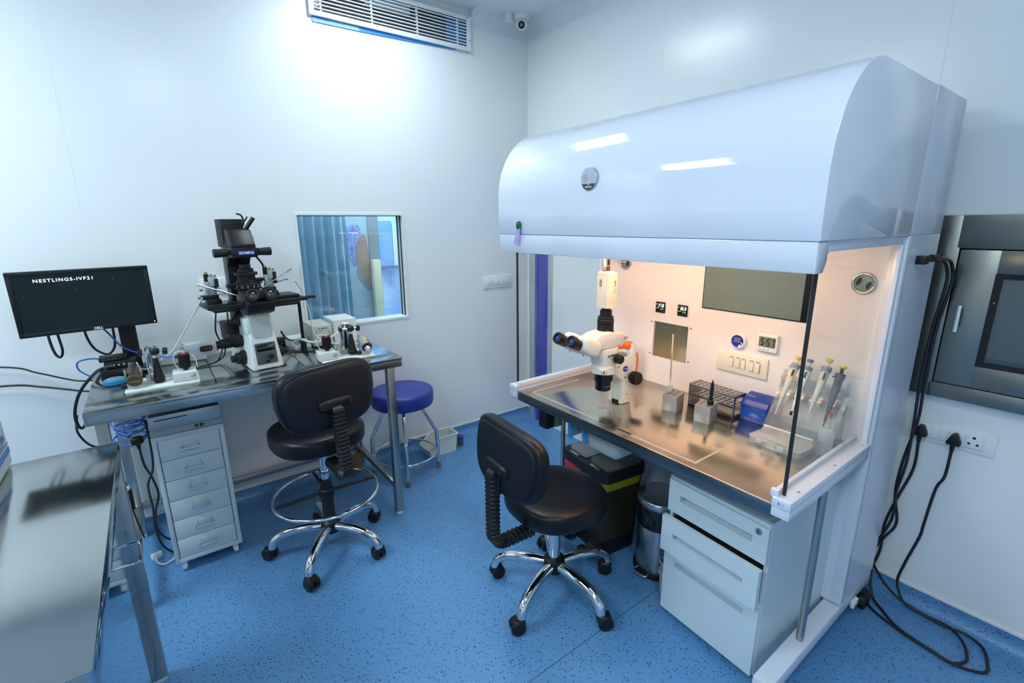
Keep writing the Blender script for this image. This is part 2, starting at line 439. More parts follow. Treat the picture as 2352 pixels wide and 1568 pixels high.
def thing(name, label, cat, loc=(0, 0, 0), rz=0, group=None):
    o = bpy.data.objects.new(name, None); C.objects.link(o)
    o.empty_display_size = .05
    o.location = loc; o.rotation_euler = (0, 0, rz); o['label'] = label; o['category'] = cat
    if group: o['group'] = group
    return o
def IW(t):
    """inverse matrix of a thing, to build its parts in room coordinates"""
    return (Matrix.Translation(t.location) @ t.rotation_euler.to_matrix().to_4x4()).inverted()
def WB(t, m=None): return MB(m, IW(t))
def solo(name, mb, label, cat, group=None, sharp=38):
    o = mb.obj(name, None, sharp)
    vs_ = [v.co for v in o.data.vertices]
    c = Vector(((min(v.x for v in vs_)+max(v.x for v in vs_))/2, (min(v.y for v in vs_)+max(v.y for v in vs_))/2, min(v.z for v in vs_)))
    o.data.transform(Matrix.Translation(-c)); o.location = c
    o['label'] = label; o['category'] = cat
    if group: o['group'] = group
    return o
def struct(name, mb, parent=None, sharp=38):
    o = mb.obj(name, parent, sharp)
    if not parent: o['kind'] = 'structure'
    return o
def dup(root, loc, rz, label=None, group=None):
    r = root.copy(); C.objects.link(r); r.location = loc; r.rotation_euler = (0, 0, rz)
    if label: r['label'] = label
    if group: r['group'] = group
    for ch in list(root.children):
        c = ch.copy(); C.objects.link(c); c.parent = r
        for g in ch.children:
            d = g.copy(); C.objects.link(d); d.parent = c
    return r

# ------------------------------------------------------------------ the room
WX, WY = 2.40, 3.00          # right wall plane, back wall plane
XL, YF = -3.0, -2.2
wx0, wx1, wz0, wz1 = .698, 1.366, .974, 1.660     # pass window opening
m = MB(M['floor']); m.box((XL-.1, YF-.1, -.1), (WX+.1, WY+2.1, 0)); struct('floor', m)
m = MB(M['weld'])
m.box((-.6, 1.066, -.001), (2.36, 1.0705, .0009)); struct('trim_1', m)
m = MB(M['wall'])
m.box((XL-.1, WY, 0), (wx0, WY+.10, CEIL)); m.box((wx1, WY, 0), (WX+.1, WY+.10, CEIL))
m.box((wx0, WY, 0), (wx1, WY+.10, wz0)); m.box((wx0, WY, wz1), (wx1, WY+.10, CEIL))
for x in (1.005, -.215, -1.43):
    m.box((x-.0008, WY-.0006, wz1+.03 if x > .6 else .1), (x+.0008, WY+.001, CEIL), M['joint'])
struct('wall_back', m)
m = MB(M['wall']); m.box((WX, YF-.1, 0), (WX+.10, WY+2.1, CEIL))
for y in (1.82, .60, -.62):
    m.box((WX-.0006, y-.0008, .1), (WX+.001, y+.0008, CEIL), M['joint'])
struct('wall_right', m)
m = MB(M['wall']); m.box((XL-.1, YF-.1, 0), (XL, WY+2.1, CEIL)); struct('wall_left', m)
m = MB(M['wall']); m.box((XL, YF-.1, 0), (WX, YF, CEIL)); struct('wall_front', m)
m = MB(M['wall']); m.box((XL, WY+2.0, 0), (WX, WY+2.1, CEIL)); m.box((.2, WY+1.3, 0), (WX, WY+1.32, CEIL), M['reflection']); struct('wall_far', m)
m = MB(M['ceil']); m.box((XL-.1, YF-.1, CEIL), (WX+.1, WY+2.1, CEIL+.1)); struct('ceiling', m)
def cove_poly(h, r, out=0):
    return [(0, 0)]+[(r-r*math.sin(PI/2*i/6), r-r*math.cos(PI/2*i/6)) for i in range(7)]
# vinyl flooring turned up the wall: profile (distance from wall, z)
cv = [(0, -.002), (.055, -.002), (.055, .0012)]+[(.004+.051*(1-math.sin(PI/2*i/8)), .0012+.051*(1-math.cos(PI/2*i/8))) for i in range(1, 9)]+[(.004, .075), (0, .075)]
m = MB(M['floor']); m.prism([(WY-d, z) for d, z in cv], 'x', XL, WX); struct('baseboard_back', m, sharp=60)
m = MB(M['floor']); m.prism([(WX-d, z) for d, z in cv], 'y', YF, WY); struct('baseboard_right', m, sharp=60)
m = MB(M['trim']); m.box((XL, WY-.007, .075), (WX, WY, .089), b=.002); struct('trim_2', m)
m = MB(M['trim']); m.box((WX-.007, YF, .075), (WX, WY, .089), b=.002); struct('trim_3', m)
# concave ceiling coving
cc = [(0, 0)]+[(.10-.10*math.sin(PI/2*i/8), -.10+.10*math.cos(PI/2*i/8)) for i in range(9)]
cc = [(0, .0), (.10, .0)]+[(.10*(1-math.sin(PI/2*i/8)), -.10*(1-math.cos(PI/2*i/8))) for i in range(1, 8)]+[(0, -.10)]
m = MB(M['cove']); m.prism([(WY-d, CEIL+z) for d, z in cc], 'x', 1.912, WX); m.prism([(WY-d, CEIL+z) for d, z in cc], 'x', XL, .876)
struct('trim_4', m, sharp=60)
m = MB(M['cove']); m.prism([(WX-d, CEIL+z) for d, z in cc], 'y', YF, WY); struct('trim_5', m, sharp=60)

# pass window: reveal lining, two panes
m = MB(M['trim'])
t = .012
for lo, hi in (((wx0, WY-.006, wz0), (wx0+t, WY+.10, wz1)), ((wx1-t, WY-.006, wz0), (wx1, WY+.10, wz1)),
               ((wx0+t, WY-.006, wz0), (wx1-t, WY+.10, wz0+t)), ((wx0+t, WY-.006, wz1-t), (wx1-t, WY+.10, wz1))): m.box(lo, hi)
win = struct('window_1', m)
for y in (WY+.03, WY+.075):
    g = MB(M['glassw']); g.box((wx0+t, y, wz0+t), (wx1-t, y+.005, wz1-t)); g.obj('pane', win)
g = MB(M['dark'])
for y in (WY+.026, WY+.071):
    g.box((wx1-t-.004, y, wz0+t), (wx1-t, y+.012, wz1-t)); g.box((wx0+t, y, wz1-t-.004), (wx1-t, y+.012, wz1-t))
g.obj('gasket', win)

# door beside the corner
m = MB(M['alu'])
m.box((WX-.035, 2.85, 0), (WX, 2.935, 2.08), b=.003); m.box((WX-.05, 2.85, 0), (WX-.034, 2.875, 2.08), b=.003)
m.box((WX-.035, 1.70, 2.04), (WX, 2.935, 2.09), b=.003); m.box((WX-.035, 1.70, 0), (WX, 1.76, 2.08), b=.003)
d1 = struct('door_1', m)
m = MB(M['doorblue']); m.box((WX-.028, 2.716, .012), (WX-.004, 2.85, 2.04)); m.obj('blue_stile', d1)['label'] = 'blue edge strip of the door'
m = MB(M['alu']); m.box((WX-.034, 2.665, .012), (WX-.004, 2.716, 2.04), b=.003); m.obj('aluminium_stile', d1)
m = MB(M['doorwhite']); m.box((WX-.026, 1.76, .012), (WX-.006, 2.665, 2.04)); m.obj('leaf', d1)

# ------------------------------------------------------------------ next room seen through the pass window
ob_l = bpy.data.lights.new('next_room_lamp', 'AREA'); ob_l.energy = NEXT_ROOM_W; ob_l.size = .9; ob_l.color = (.90, .96, 1)
lo_ = bpy.data.objects.new('next_room_lamp', ob_l); C.objects.link(lo_); lo_.location = (1.2, 3.75, 2.85)
m = MB(M['curtain']); b2 = bmesh.new()
cols = []
for i in range(91):
    x = .66+.47*i/90
    y = 3.42+.026*math.sin(i*.52)+.012*math.sin(i*.23+1)
    cols.append([b2.verts.new((x, y+.006*math.sin(z*3+i*.1), z)) for z in (.0, .5, .9, 1.3, 1.7, 2.2, 2.6)])
for a, b_ in zip(cols, cols[1:]):
    for k in range(6): b2.faces.new([a[k], b_[k], b_[k+1], a[k+1]])
g = bmesh.ops.extrude_face_region(b2, geom=b2.faces[:])
for v in [e for e in g['geom'] if isinstance(e, bmesh.types.BMVert)]: v.co.y += .004
m.merge(b2)
solo('curtain', m, 'blue pleated curtain hanging behind the pass window glass', 'curtain', sharp=80)
m = MB(M['posterpale']); m.box((1.08, 3.56, .75), (1.40, 3.572, 2.15)); m.box((1.33, 3.552, .75), (1.41, 3.56, 2.15), M['inkgrey'])
def onp(u, v):   # place on the poster, from offsets along it (u to the right, v up), origin at its hat
    return (1.145+u, 1.30+v)
hat_p = [(.01, .26), (.06, .285), (.115, .285), (.135, .22), (.09, .16), (.075, .09), (.08, .0), (.06, -.005), (.025, .06), (.0, .15)]
face_p = [(.135, .22), (.165, .20), (.185, .0), (.175, -.12), (.13, -.09), (.085, -.01), (.078, .09), (.095, .165)]
hair_p = [(.09, -.02), (.14, -.10), (.18, -.13), (.17, -.20), (.12, -.15), (.08, -.07)]
def soft(pl): return [(v.x, v.y) for v in crom([(*onp(*p), 0) for p in pl], 5, True)]
m.prism(soft(hat_p), 'y', 3.5585, 3.561, M['knit']); m.prism(soft(face_p), 'y', 3.5580, 3.561, M['skin']); m.prism(soft(hair_p), 'y', 3.5575, 3.561, M['inkgrey'])
solo('poster', m, 'tall pale poster of a child in a blue knitted hat beyond the window', 'poster')
m = MB(M['ivory']); m.box((1.325, 3.49, 0), (1.385, 3.54, 1.335), b=.004)
solo('post', m, 'ivory square post standing behind the pass window', 'post')
m = MB(M['doorwhite'])
m.box((1.66, 4.22, 1.22), (1.80, 4.3, 1.62), M['bluepatch']); m.box((1.805, 4.22, 1.22), (1.93, 4.3, 1.60), M['posterpale'])
solo('reflection_patch', m, 'blue and white patches painted in the sky mural beyond the window', 'panel')  # rectangles of the window reflection, painted as flat boxes

# ------------------------------------------------------------------ ceiling lights
for i, (x, y, sx, sy) in enumerate(CEILING_LIGHTS):
    t = thing('ceiling_light', ['slim ceiling light panel near the air grille', 'square ceiling light panel over the bench end of the room', 'square ceiling light panel above the open floor', 'square ceiling light panel farthest from the window'][i], 'light', (x, y, CEIL), group='ceiling light panels')
    m = MB(M['white']); e = .02
    for lo, hi in (((-sx/2-e, -sy/2-e, -.02), (-sx/2, sy/2+e, 0)), ((sx/2, -sy/2-e, -.02), (sx/2+e, sy/2+e, 0)), ((-sx/2, -sy/2-e, -.02), (sx/2, -sy/2, 0)), ((-sx/2, sy/2, -.02), (sx/2, sy/2+e, 0))): m.box(lo, hi)
    m.obj('frame', t)
    m = MB(M['diffuser' if i == 0 else 'diffuser2']); m.box((-sx/2, -sy/2, -.014), (sx/2, sy/2, -.010)); m.obj('diffuser', t)

# ------------------------------------------------------------------ air grille
t = thing('air_grille', 'white slatted air grille high on the wall under the ceiling', 'vent', (1.394, WY, 2.69))
x0, x1, z0, z1 = .884, 1.904, 2.690, 2.892; yf = WY-.028
m = WB(t, M['white'])
for lo, hi in (((x0, yf, z0), (x1, yf+.012, z0+.026)), ((x0, yf, z1-.024), (x1, yf+.012, z1)), ((x0, yf, z0), (x0+.028, yf+.012, z1)), ((x1-.03, yf, z0), (x1, yf+.012, z1))): m.box(lo, hi, b=.002)
m.box((x0+.004, yf+.012, z0+.004), (x1-.004, WY, z0+.02)); m.box((x0+.004, yf+.012, z1-.02), (x1-.004, WY, z1-.004)); m.box((x0+.004, yf+.012, z0), (x0+.02, WY, z1)); m.box((x1-.02, yf+.012, z0), (x1-.004, WY, z1))
m.box((x1-.014, yf-.001, z0+.06), (x1-.008, yf+.001, z0+.066), M['dark']); m.box((x1-.03, yf-.001, z1-.012), (x1-.024, yf+.001, z1-.006), M['dark'])
m.obj('frame', t)
m = WB(t, M['mesh']); m.box((x0+.02, WY-.004, z0+.02), (x1-.02, WY-.001, z1-.02)); m.obj('filter', t)
for lo, hi, k_ in (((x0+.028, WY-.006, z0+.05), (x0+.075, WY-.0035, z1-.02), 'alu'), ((x0+.32, WY-.006, z1-.075), (x0+.60, WY-.0035, z1-.024), 'alu'), ((x0+.85, WY-.006, z0+.026), (x1-.03, WY-.0035, z1-.024), 'bluetape')):
    m = WB(t, M[k_]); m.box(lo, hi); m.obj('backing_strip', t)
for i in range(8):
    z = z0+.036+i*.0185
    m = WB(t, M['white']); m.box((x0+.026, yf+.002, z), (x1-.028, yf+.012, z+.0058), b=.001); m.obj('slat', t)
for x in (.950, 1.237, 1.524, 1.807):
    m = WB(t, M['white']); m.box((x-.005, yf+.009, z0+.02), (x+.005, yf+.02, z1-.02)); m.obj('mullion', t)
m = MB(M['bluefilm']); m.prism([(.903, z0+.002), (.903, 2.664), (1.18, 2.668), (1.45, 2.675), (1.80, z0-.003), (1.80, z0+.002)], 'y', WY-.008, WY-.0065)
m.prism([(.99, 2.690), (.99, 2.667), (1.16, 2.669), (1.16, 2.688)], 'y', WY-.0084, WY-.008, M['curtain'])
solo('protective_film', m, 'strip of blue protective film under the air grille', 'film')

# ------------------------------------------------------------------ ceiling camera
t = thing('dome_camera', 'white dome security camera in the ceiling corner', 'camera', (2.235, 2.855, CEIL))
m = MB(M['white']); m.lathe([(.052, -.0), (.052, -.012), (.046, -.024), (.042, -.034)], (0, 0, 0)); m.obj('base', t)
m = MB(M['white']); m.super((0, 0, -.056), .038, .038, .036, 1, 1); m.obj('ball', t)
dv = Vector((-.62, -.68, -.38)).normalized(); c0 = Vector((0, 0, -.056))
m = MB(M['blackg']); m.cyl(c0+dv*.026, c0+dv*.040, .023, .022, n=28); m.cyl(c0+dv*.039, c0+dv*.042, .010, .009, M['greyplastic']); m.obj('lens', t)
m = MB(M['white']); m.vbox((2.130, 2.870, CEIL-.040), (2.182, 2.922, CEIL), b=.024, seg=6)
solo('junction_box', m, 'small white junction box on the ceiling next to the dome camera', 'box')

# ------------------------------------------------------------------ wall plates
t = thing('light_switch', 'white light switch plate on the wall right of the window', 'switch', (2.10, WY, 1.115))
m = WB(t, M['socket']); m.box((1.972, WY-.010, 1.115), (2.233, WY, 1.210), b=.004); m.obj('plate', t)
for a, b_ in ((1.995, 2.055), (2.062, 2.118), (2.124, 2.158), (2.161, 2.197)):
    m = WB(t, M['white']); m.box((a, WY-.014, 1.140), (b_, WY-.009, 1.182), b=.002); m.obj('rocker', t)
t = thing('wall_socket', 'white socket plate on the wall behind the black microscope', 'socket', (.265, WY, 1.238))
m = WB(t, M['socket']); m.box((.195, WY-.010, 1.238), (.420, WY, 1.324), b=.004); m.obj('plate', t)
m = WB(t, M['white']); m.box((.345, WY-.013, 1.255), (.40, WY-.009, 1.308), b=.002); m.obj('rocker', t)
m = MB(M['white']); m.box((.23, WY-.035, 1.095), (.35, WY, 1.150), b=.006); solo('plug_adapter', m, 'white plug adapter on the wall below the socket plate', 'plug')

# ------------------------------------------------------------------ steel bench by the window
t = thing('steel_bench', 'stainless steel bench carrying the black inverted microscope', 'table', (.348, 2.64, 0))
BZ = .92; bx0, bx1, by0, by1 = -.286, .981, 2.282, 2.985
m = WB(t, M['steelt'])
m.box((bx0, by0, BZ-.014), (bx1, 2.390, BZ), b=.002); m.box((bx0, 2.3905, BZ-.014), (.1565, by1, BZ), b=.001); m.box((.1595, 2.3905, BZ-.014), (.5335, by1, BZ), b=.001); m.box((.5365, 2.3905, BZ-.014), (bx1, by1, BZ), b=.001)
m.box((bx0+.01, by0+.01, BZ-.018), (bx1-.01, by1-.01, BZ-.013), M['dark'])
m.obj('worktop', t)
m = WB(t, M['steel'])
m.box((bx0, by0, BZ-.050), (bx1, by0+.012, BZ-.001), b=.002); m.box((bx0, by1-.012, BZ-.050), (bx1, by1, BZ-.001)); m.box((bx0, by0, BZ-.050), (bx0+.012, by1, BZ-.001), b=.002); m.box((bx1-.012, by0, BZ-.050), (bx1, by1, BZ-.001), b=.002)
m.obj('apron', t)
for x, y in ((.906, 2.300), (.906, 2.925), (-.262, 2.300), (-.262, 2.925)):
    m = WB(t, M['steel']); m.box((x, y, .022), (x+.040, y+.040, BZ-.018), b=.003); lg = m.obj('leg', t)
    m = WB(t, M['white']); m.lathe([(.012, 0), (.017, .002), (.017, .012), (.013, .024)], (x+.02, y+.02, 0)); m.obj('foot', lg)
for a, b_ in (((.910, 2.34, .155), (.942, 2.925, .187)), ((-.258, 2.34, .155), (-.226, 2.925, .187)), ((-.222, 2.93, .155), (.906, 2.96, .187))):
    m = WB(t, M['steel']); m.box(a, b_, b=.003); m.obj('stretcher', t)

# ------------------------------------------------------------------ drawer tower under the bench
t = thing('drawer_cabinet', 'narrow grey six-drawer cabinet on castors under the steel bench', 'cabinet', (.025, 2.70, 0))
hx0, hx1, hy0, hy1, hz0, hz1 = -.113, .162, 2.487, 2.915, .055, .695
m = WB(t, M['cabinet'])
m.box((hx0, hy0+.004, hz0), (hx0+.018, hy1, hz1)); m.box((hx1-.018, hy0+.004, hz0), (hx1, hy1, hz1)); m.box((hx0, hy0, hz1-.020), (hx1, hy1, hz1), b=.002); m.box((hx0, hy0, hz0), (hx1, hy1, hz0+.020), b=.002); m.box((hx0, hy1-.005, hz0), (hx1, hy1, hz1))
m.box((hx0, hy0, hz0), (hx0+.017, hy0+.01, hz1), b=.002); m.box((hx1-.017, hy0, hz0), (hx1, hy0+.01, hz1), b=.002)
m.box((hx0+.015, hy0+.03, hz0+.02), (hx1-.015, hy0+.035, hz1-.02), M['dark'])
m.obj('carcass', t)
n = 6; dh = (hz1-hz0-.040)/n
for i in range(n):
    z = hz0+.020+i*dh
    m = WB(t, M['cabinet']); m.box((hx0+.021, hy0+.002, z+.0015), (hx1-.021, hy0+.024, z+dh-.0015), b=.0015); dr = m.obj('drawer', t)
    zc = z+dh*.50; xc = (hx0+hx1)/2
    m = WB(t, M['chrome']); m.tube([(xc-.034, hy0, zc), (xc-.034, hy0-.013, zc-.004), (xc-.032, hy0-.016, zc-.005), (xc+.032, hy0-.016, zc-.005), (xc+.034, hy0-.013, zc-.004), (xc+.034, hy0, zc)], .0040, k=3); m.obj('handle', dr)
    m = WB(t, M['cabinet']); m.box((xc-.027, hy0-.001, zc+.002), (xc+.027, hy0+.003, zc+.026), b=.0005)
    for a in (-.0275, .0275): m.box((xc+a-.001, hy0-.003, zc), (xc+a+.001, hy0+.003, zc+.026), M['msgrey'])
    m.obj('label_holder', dr)
for x in (hx0+.03, hx1-.03):
    for y in (hy0+.03, hy1-.04):
        m = WB(t, M['white']); m.cyl((x-.009, y, .018), (x+.009, y, .018), .018, n=18); m.box((x-.012, y-.010, .018), (x+.012, y+.014, .055), b=.003); m.obj('castor', t)
# computer on it
t = thing('desktop_computer', 'grey slim desktop computer lying on the drawer cabinet', 'computer', (.025, 2.70, .697))
m = WB(t, M['silver']); m.box((-.108, 2.492, .699), (.158, 2.86, .790), b=.004); m.obj('case', t)
m = WB(t, M['greyplastic']); m.box((-.110, 2.488, .699), (.160, 2.494, .727), M['msgrey'], b=.002); m.box((-.110, 2.488, .730), (.160, 2.494, .790), M['silver'], b=.002); m.box((-.09, 2.4872, .768), (.03, 2.489, .773), M['dark'], b=.0005); m.obj('front_panel', t)
for x in (.052, .072):
    for z in (.706, .714):
        m = WB(t, M['dark']); m.box((x, 2.4865, z), (x+.014, 2.489, z+.006)); m.obj('port', t)
m = WB(t, M['chromed']); m.cyl((.131, 2.4895, .714), (.131, 2.4845, .714), .007, n=20); m.obj('power_button', t)

# ------------------------------------------------------------------ monitor
t = thing('monitor', 'black monitor with white text on a dark screen at the bench end', 'monitor', (-.18, 2.86, BZ))
mw, mh = .462, .268; MX = Matrix.Translation((-.243, 2.765, 1.286)) @ Matrix.Rotation(R(7), 4, 'Z')
ML = IW(t) @ MX
m = MB(M['black'], ML)
e = .017
for lo, hi in (((-mw/2, -.012, -mh/2), (-mw/2+e, .012, mh/2)), ((mw/2-e, -.012, -mh/2), (mw/2, .012, mh/2)), ((-mw/2, -.012, mh/2-e), (mw/2, .012, mh/2)), ((-mw/2, -.012, -mh/2), (mw/2, .012, -mh/2+e))): m.box(lo, hi, b=.003)
m.box((-mw/2+.004, -.002, -mh/2+.004), (mw/2-.004, .028, mh/2-.004), b=.006); m.box((-.12, .02, -.10), (.12, .045, .09), b=.01)
m.obj('housing', t)
m = MB(M['screen'], ML); m.box((-mw/2+e, -.0085, -mh/2+e), (mw/2-e, -.0075, mh/2-e)); sc = m.obj('screen', t)
m = MB(M['screentext'], ML); m.text('NESTLINGS-IVF21', .0185, (-.058, -.0088, .094), (1, 0, 0), (0, 0, 1), sx=1.12, bold=.0002, sp=1.22)
for p in ((-.19, .03), (-.028, .05), (.102, .085)): m.box((p[0], -.0089, p[1]), (p[0]+.0012, -.0085, p[1]+.0012))
m.obj('screen_text', sc)
m = MB(M['inkwhite'], ML); m.text('DELL', .0135, (.018, -.0124, -mh/2+.0085), (1, 0, 0), (0, 0, 1), bold=.0006); m.obj('logo', t)
m = MB(M['ledw'], ML); m.cyl((mw/2-.010, -.0118, -mh/2+.010), (mw/2-.010, -.0128, -mh/2+.010), .0022, n=12); m.obj('power_light', t)
m = WB(t, M['blackm']); m.box((-.165, 2.845, BZ+.01), (-.100, 2.875, 1.27), b=.008); m.box((-.22, 2.80, 1.22), (-.10, 2.86, 1.30), b=.008); m.obj('stand', t)
m = WB(t, M['black']); m.box((-.245, 2.800, BZ), (-.045, 2.955, BZ+.012), b=.005); m.obj('base', t)

# ------------------------------------------------------------------ recorder stack
t = thing('video_recorder', 'lowest wide black box in the stack under the monitor', 'recorder', (-.185, 2.79, BZ))
m = WB(t, M['blackm']); m.box((-.25, 2.715, BZ+.004), (-.115, 2.796, BZ+.052), b=.004); m.obj('case', t)
m = WB(t, M['blackg']); m.box((-.244, 2.7125, BZ+.008), (-.121, 2.716, BZ+.047), b=.002); m.obj('front_panel', t)
for x in (-.235, -.13):
    m = WB(t, M['blackm']); m.box((x-.01, 2.73, BZ), (x+.01, 2.78, BZ+.006)); m.obj('foot', t)
t = thing('signal_splitter', 'black box with a row of round jacks on the recorder', 'splitter', (-.17, 2.76, BZ+.052))
m = WB(t, M['blackm']); m.box((-.232, 2.728, BZ+.053), (-.120, 2.792, BZ+.085), b=.003); m.obj('case', t)
for i, x in enumerate((-.198, -.180, -.162, -.144)):
    m = WB(t, M['chromed']); m.cyl((x, 2.729, BZ+.070), (x, 2.723, BZ+.070), .0045, n=16); m.cyl((x, 2.7235, BZ+.070), (x, 2.7215, BZ+.070), .0025, m=M['whitecable'], n=12); m.obj('jack', t)
t = thing('network_switch', 'thin black network switch on top of the stack under the monitor', 'switch', (-.185, 2.79, BZ+.085))
m = WB(t, M['black']); m.box((-.247, 2.735, BZ+.086), (-.150, 2.795, BZ+.108), b=.005)
for i in range(6): m.box((-.235+i*.009, 2.7345, BZ+.096), (-.231+i*.009, 2.7355, BZ+.098), M['inkgrey'])
m.obj('case', t)
t = thing('puck_timer', 'round bright blue and grey puck on the bench corner', 'timer', (-.198, 2.655, BZ))
m = MB(M['cyan']); m.super((0, 0, .014), .044, .036, .014, .5, .9); m.obj('case', t)
m = MB(M['greyplastic']); m.super((0, 0, .0235), .033, .026, .008, .6, .9); m.obj('face', t)
m = MB(M['palebox']); m.box((-.03, 2.88, BZ), (.165, 2.97, BZ+.060), b=.004)
m.box((.06, 2.90, BZ+.0598), (.09, 2.93, BZ+.0606), M['yellow'])
solo('power_supply_box', m, 'flat pale box against the wall behind the side camera', 'box')

# ------------------------------------------------------------------ inverted microscope (front faces the drafting chair)
t = thing('inverted_microscope', 'black and white inverted microscope on the steel bench by the window', 'microscope', (.385, 2.47, BZ), R(7))
prof = [(.004, .006), (.030, .150), (.040, .172), (.046, .176), (.060, .172), (.34, .172), (.36, .15), (.36, .006)]
m = MB(M['mswhite'])
b2 = bmesh.new(); bv = []
for sgn in (-1, 1):
    row = []
    for y, z in prof:
        hw = .072-.016*min(1, z/.176)
        row.append(b2.verts.new((sgn*hw, y, z)))
    bv.append(row)
b2.faces.new(bv[0]); b2.faces.new(bv[1][::-1])
for i in range(len(prof)):
    j = (i+1) % len(prof); b2.faces.new([bv[0][i], bv[0][j], bv[1][j], bv[1][i]])
bmesh.ops.recalc_face_normals(b2, faces=b2.faces[:])
bmesh.ops.bevel(b2, geom=b2.edges[:], offset=.007, segments=3, affect='EDGES', profile=.5)
m.merge(b2)
for x in (-.05, .05):
    m.cyl((x, .03, 0), (x, .03, .01), .012); m.cyl((x, .32, 0), (x, .32, .01), .012)
m.obj('base_body', t)
def slope(z): return .004+(z-.006)*.026/.144      # front face depth at height z
m = MB(M['msgrey'])
b2 = bmesh.new()
q = [(-.043, slope(.150)-.003, .150), (.043, slope(.150)-.003, .150), (.047, .050, .288), (-.047, .050, .288)]
f0 = [b2.verts.new(p) for p in q]; f1 = [b2.verts.new((p[0]*1.02, .17, p[2])) for p in q]
b2.faces.new(f0); b2.faces.new(f1[::-1])
for i in range(4): b2.faces.new([f0[i], f0[(i+1) % 4], f1[(i+1) % 4], f1[i]])
bmesh.ops.recalc_face_normals(b2, faces=b2.faces[:]); bmesh.ops.bevel(b2, geom=b2.edges[:], offset=.005, segments=2, affect='EDGES')
m.merge(b2); m.box((-.060, .055, .165), (.060, .19, .245), M['mswhite'], b=.006); m.obj('neck', t)
Xp = Matrix.Translation((0, slope(.078)-.0005, .078)) @ Matrix.Rotation(R(-10.2), 4, 'X')
m = MB(M['mspanel'], Xp); m.box((-.046, -.004, -.050), (.046, .004, .052), b=.003); m.box((-.040, -.0052, .012), (.040, -.003, .045), M['blackg'], b=.002); m.box((-.040, -.0060, .026), (.040, -.0045, .030), M['mspanel']); cp = m.obj('control_panel', t)
m = MB(M['blackg'], Xp); m.cyl((.018, -.003, -.018), (.018, -.012, -.018), .0135, .012, b=.001); m.obj('dial', cp)
m = MB(M['blackg'], Xp); m.cyl((.000, -.003, -.037), (.000, -.009, -.037), .0065, b=.001); m.obj('button', cp)
# binocular head
m = MB(M['black']); m.prism([(.012, .275), (.0, .325), (.03, .362), (.11, .372), (.17, .345), (.17, .270), (.06, .262)], 'x', -.058, .066, b=.010)
m.box((-.010, -.018, .345), (.022, .05, .385), b=.008); m.obj('binocular_head', t)
for x, s_ in ((-.032, -1), (.045, 1)):
    d = Vector((0, -.86, .51)); base = Vector((x, .050, .330))
    m = MB(M['black']); m.cyl(base-d*.055, base+d*.025, .0300, .0285, b=.003); m.cyl(base+d*.022, base+d*.055, .0235, .0235); m.lathe([(.0235, 0), (.0285, .006), (.0285, .022), (.026, .030), (.019, .030), (.014, .022)], base+d*.050, M['blackm'], 32, d, caps=False); ep = m.obj('eyepiece', t)
    m = MB(M['ocular']); m.cyl(base+d*.068, base+d*.071, .0175, .0165, n=28); m.super(base+d*.071, .0165, .0165, .005, 1, 1, X=Vector((0, 0, 1)).rotation_difference(d).to_matrix().to_4x4()); m.obj('lens', ep)
# stage
m = MB(M['black'])
m.box((-.190, .115, .296), (.26, .315, .312), b=.003); m.box((-.17, .10, .284), (-.06, .30, .300), b=.003); m.box((.075, .15, .311), (.235, .29, .328), b=.004); m.box((.055, .115, .280), (.22, .26, .298), b=.003)
m.box((-.18, .13, .311), (-.075, .27, .318), M['blackg'], b=.002); m.obj('stage', t)
m = MB(M['black']); m.box((.20, .235, .285), (.350, .275, .297), b=.002); m.cyl((.266, .262, .03), (.266, .262, .290), .0085); m.lathe([(.0155, 0), (.0155, .040), (.009, .055), (.009, .075)], (.266, .262, 0)); m.obj('stage_post', t)
# nosepiece and body mechanics below the stage
m = MB(M['blackm']); m.box((-.055, .20, .17), (.07, .34, .285), b=.006); m.cyl((-.075, .17, .21), (-.04, .17, .255), .028); m.cyl((.02, .22, .25), (.02, .22, .295), .035); m.box((-.11, .20, .12), (-.05, .33, .21), b=.006); m.obj('nosepiece', t)
# condenser
m = MB(M['black'])
ax_ = (.012, .215)
for z0_, z1_, r_ in ((.318, .345, .034), (.345, .372, .046), (.372, .402, .060), (.402, .412, .048), (.412, .438, .040), (.438, .452, .052), (.452, .470, .036), (.470, .492, .026)):
    m.cyl((*ax_, z0_), (*ax_, z1_), r_, b=.002, n=32)
m.box((.03, .19, .405), (.088, .23, .420), b=.003); m.box((-.08, .19, .38), (-.04, .235, .40), b=.003)
for k in range(14):
    a = 2*PI*k/14; m.box((ax_[0]+.059*math.cos(a)-.002, ax_[1]+.059*math.sin(a)-.002, .378), (ax_[0]+.059*math.cos(a)+.002, ax_[1]+.059*math.sin(a)+.002, .392), M['inkgrey'])
m.obj('condenser', t)
# illumination pillar and head
m = MB(M['black'])
m.prism([(.265, .17), (.345, .17), (.345, .58), (.25, .60), (.235, .52), (.27, .48)], 'x', -.050, .052, b=.006); m.obj('pillar', t)
m = MB(M['black']); m.box((-.048, .16, .525), (.064, .32, .572), b=.005); hd = m.obj('illuminator_arm', t)
m = MB(M['olymblue']); m.box((-.022, .1585, .537), (.048, .1605, .557), b=.0008); m.obj('badge_plate', hd)
m = MB(M['inkwhite']); m.text('OLYMPUS', .0150, (.013, .158, .5465), (1, 0, 0), (0, 0, 1), bold=.0007); m.obj('lettering', hd)
for s_, x in ((-1, -.048), (1, .064)):
    m = MB(M['blackm']); m.cyl((x, .195, .549), (x+s_*.012, .195, .549), .010); m.cyl((x+s_*.010, .195, .549), (x+s_*.070, .195, .549), .0175, .0205, b=.002); m.obj('filter_knob', hd)
m = MB(M['black'])
m.prism([(.165, .572), (.165, .585), (.215, .655), (.33, .665), (.33, .572)], 'x', -.046, .060, b=.004); m.obj('lamp_housing', t)
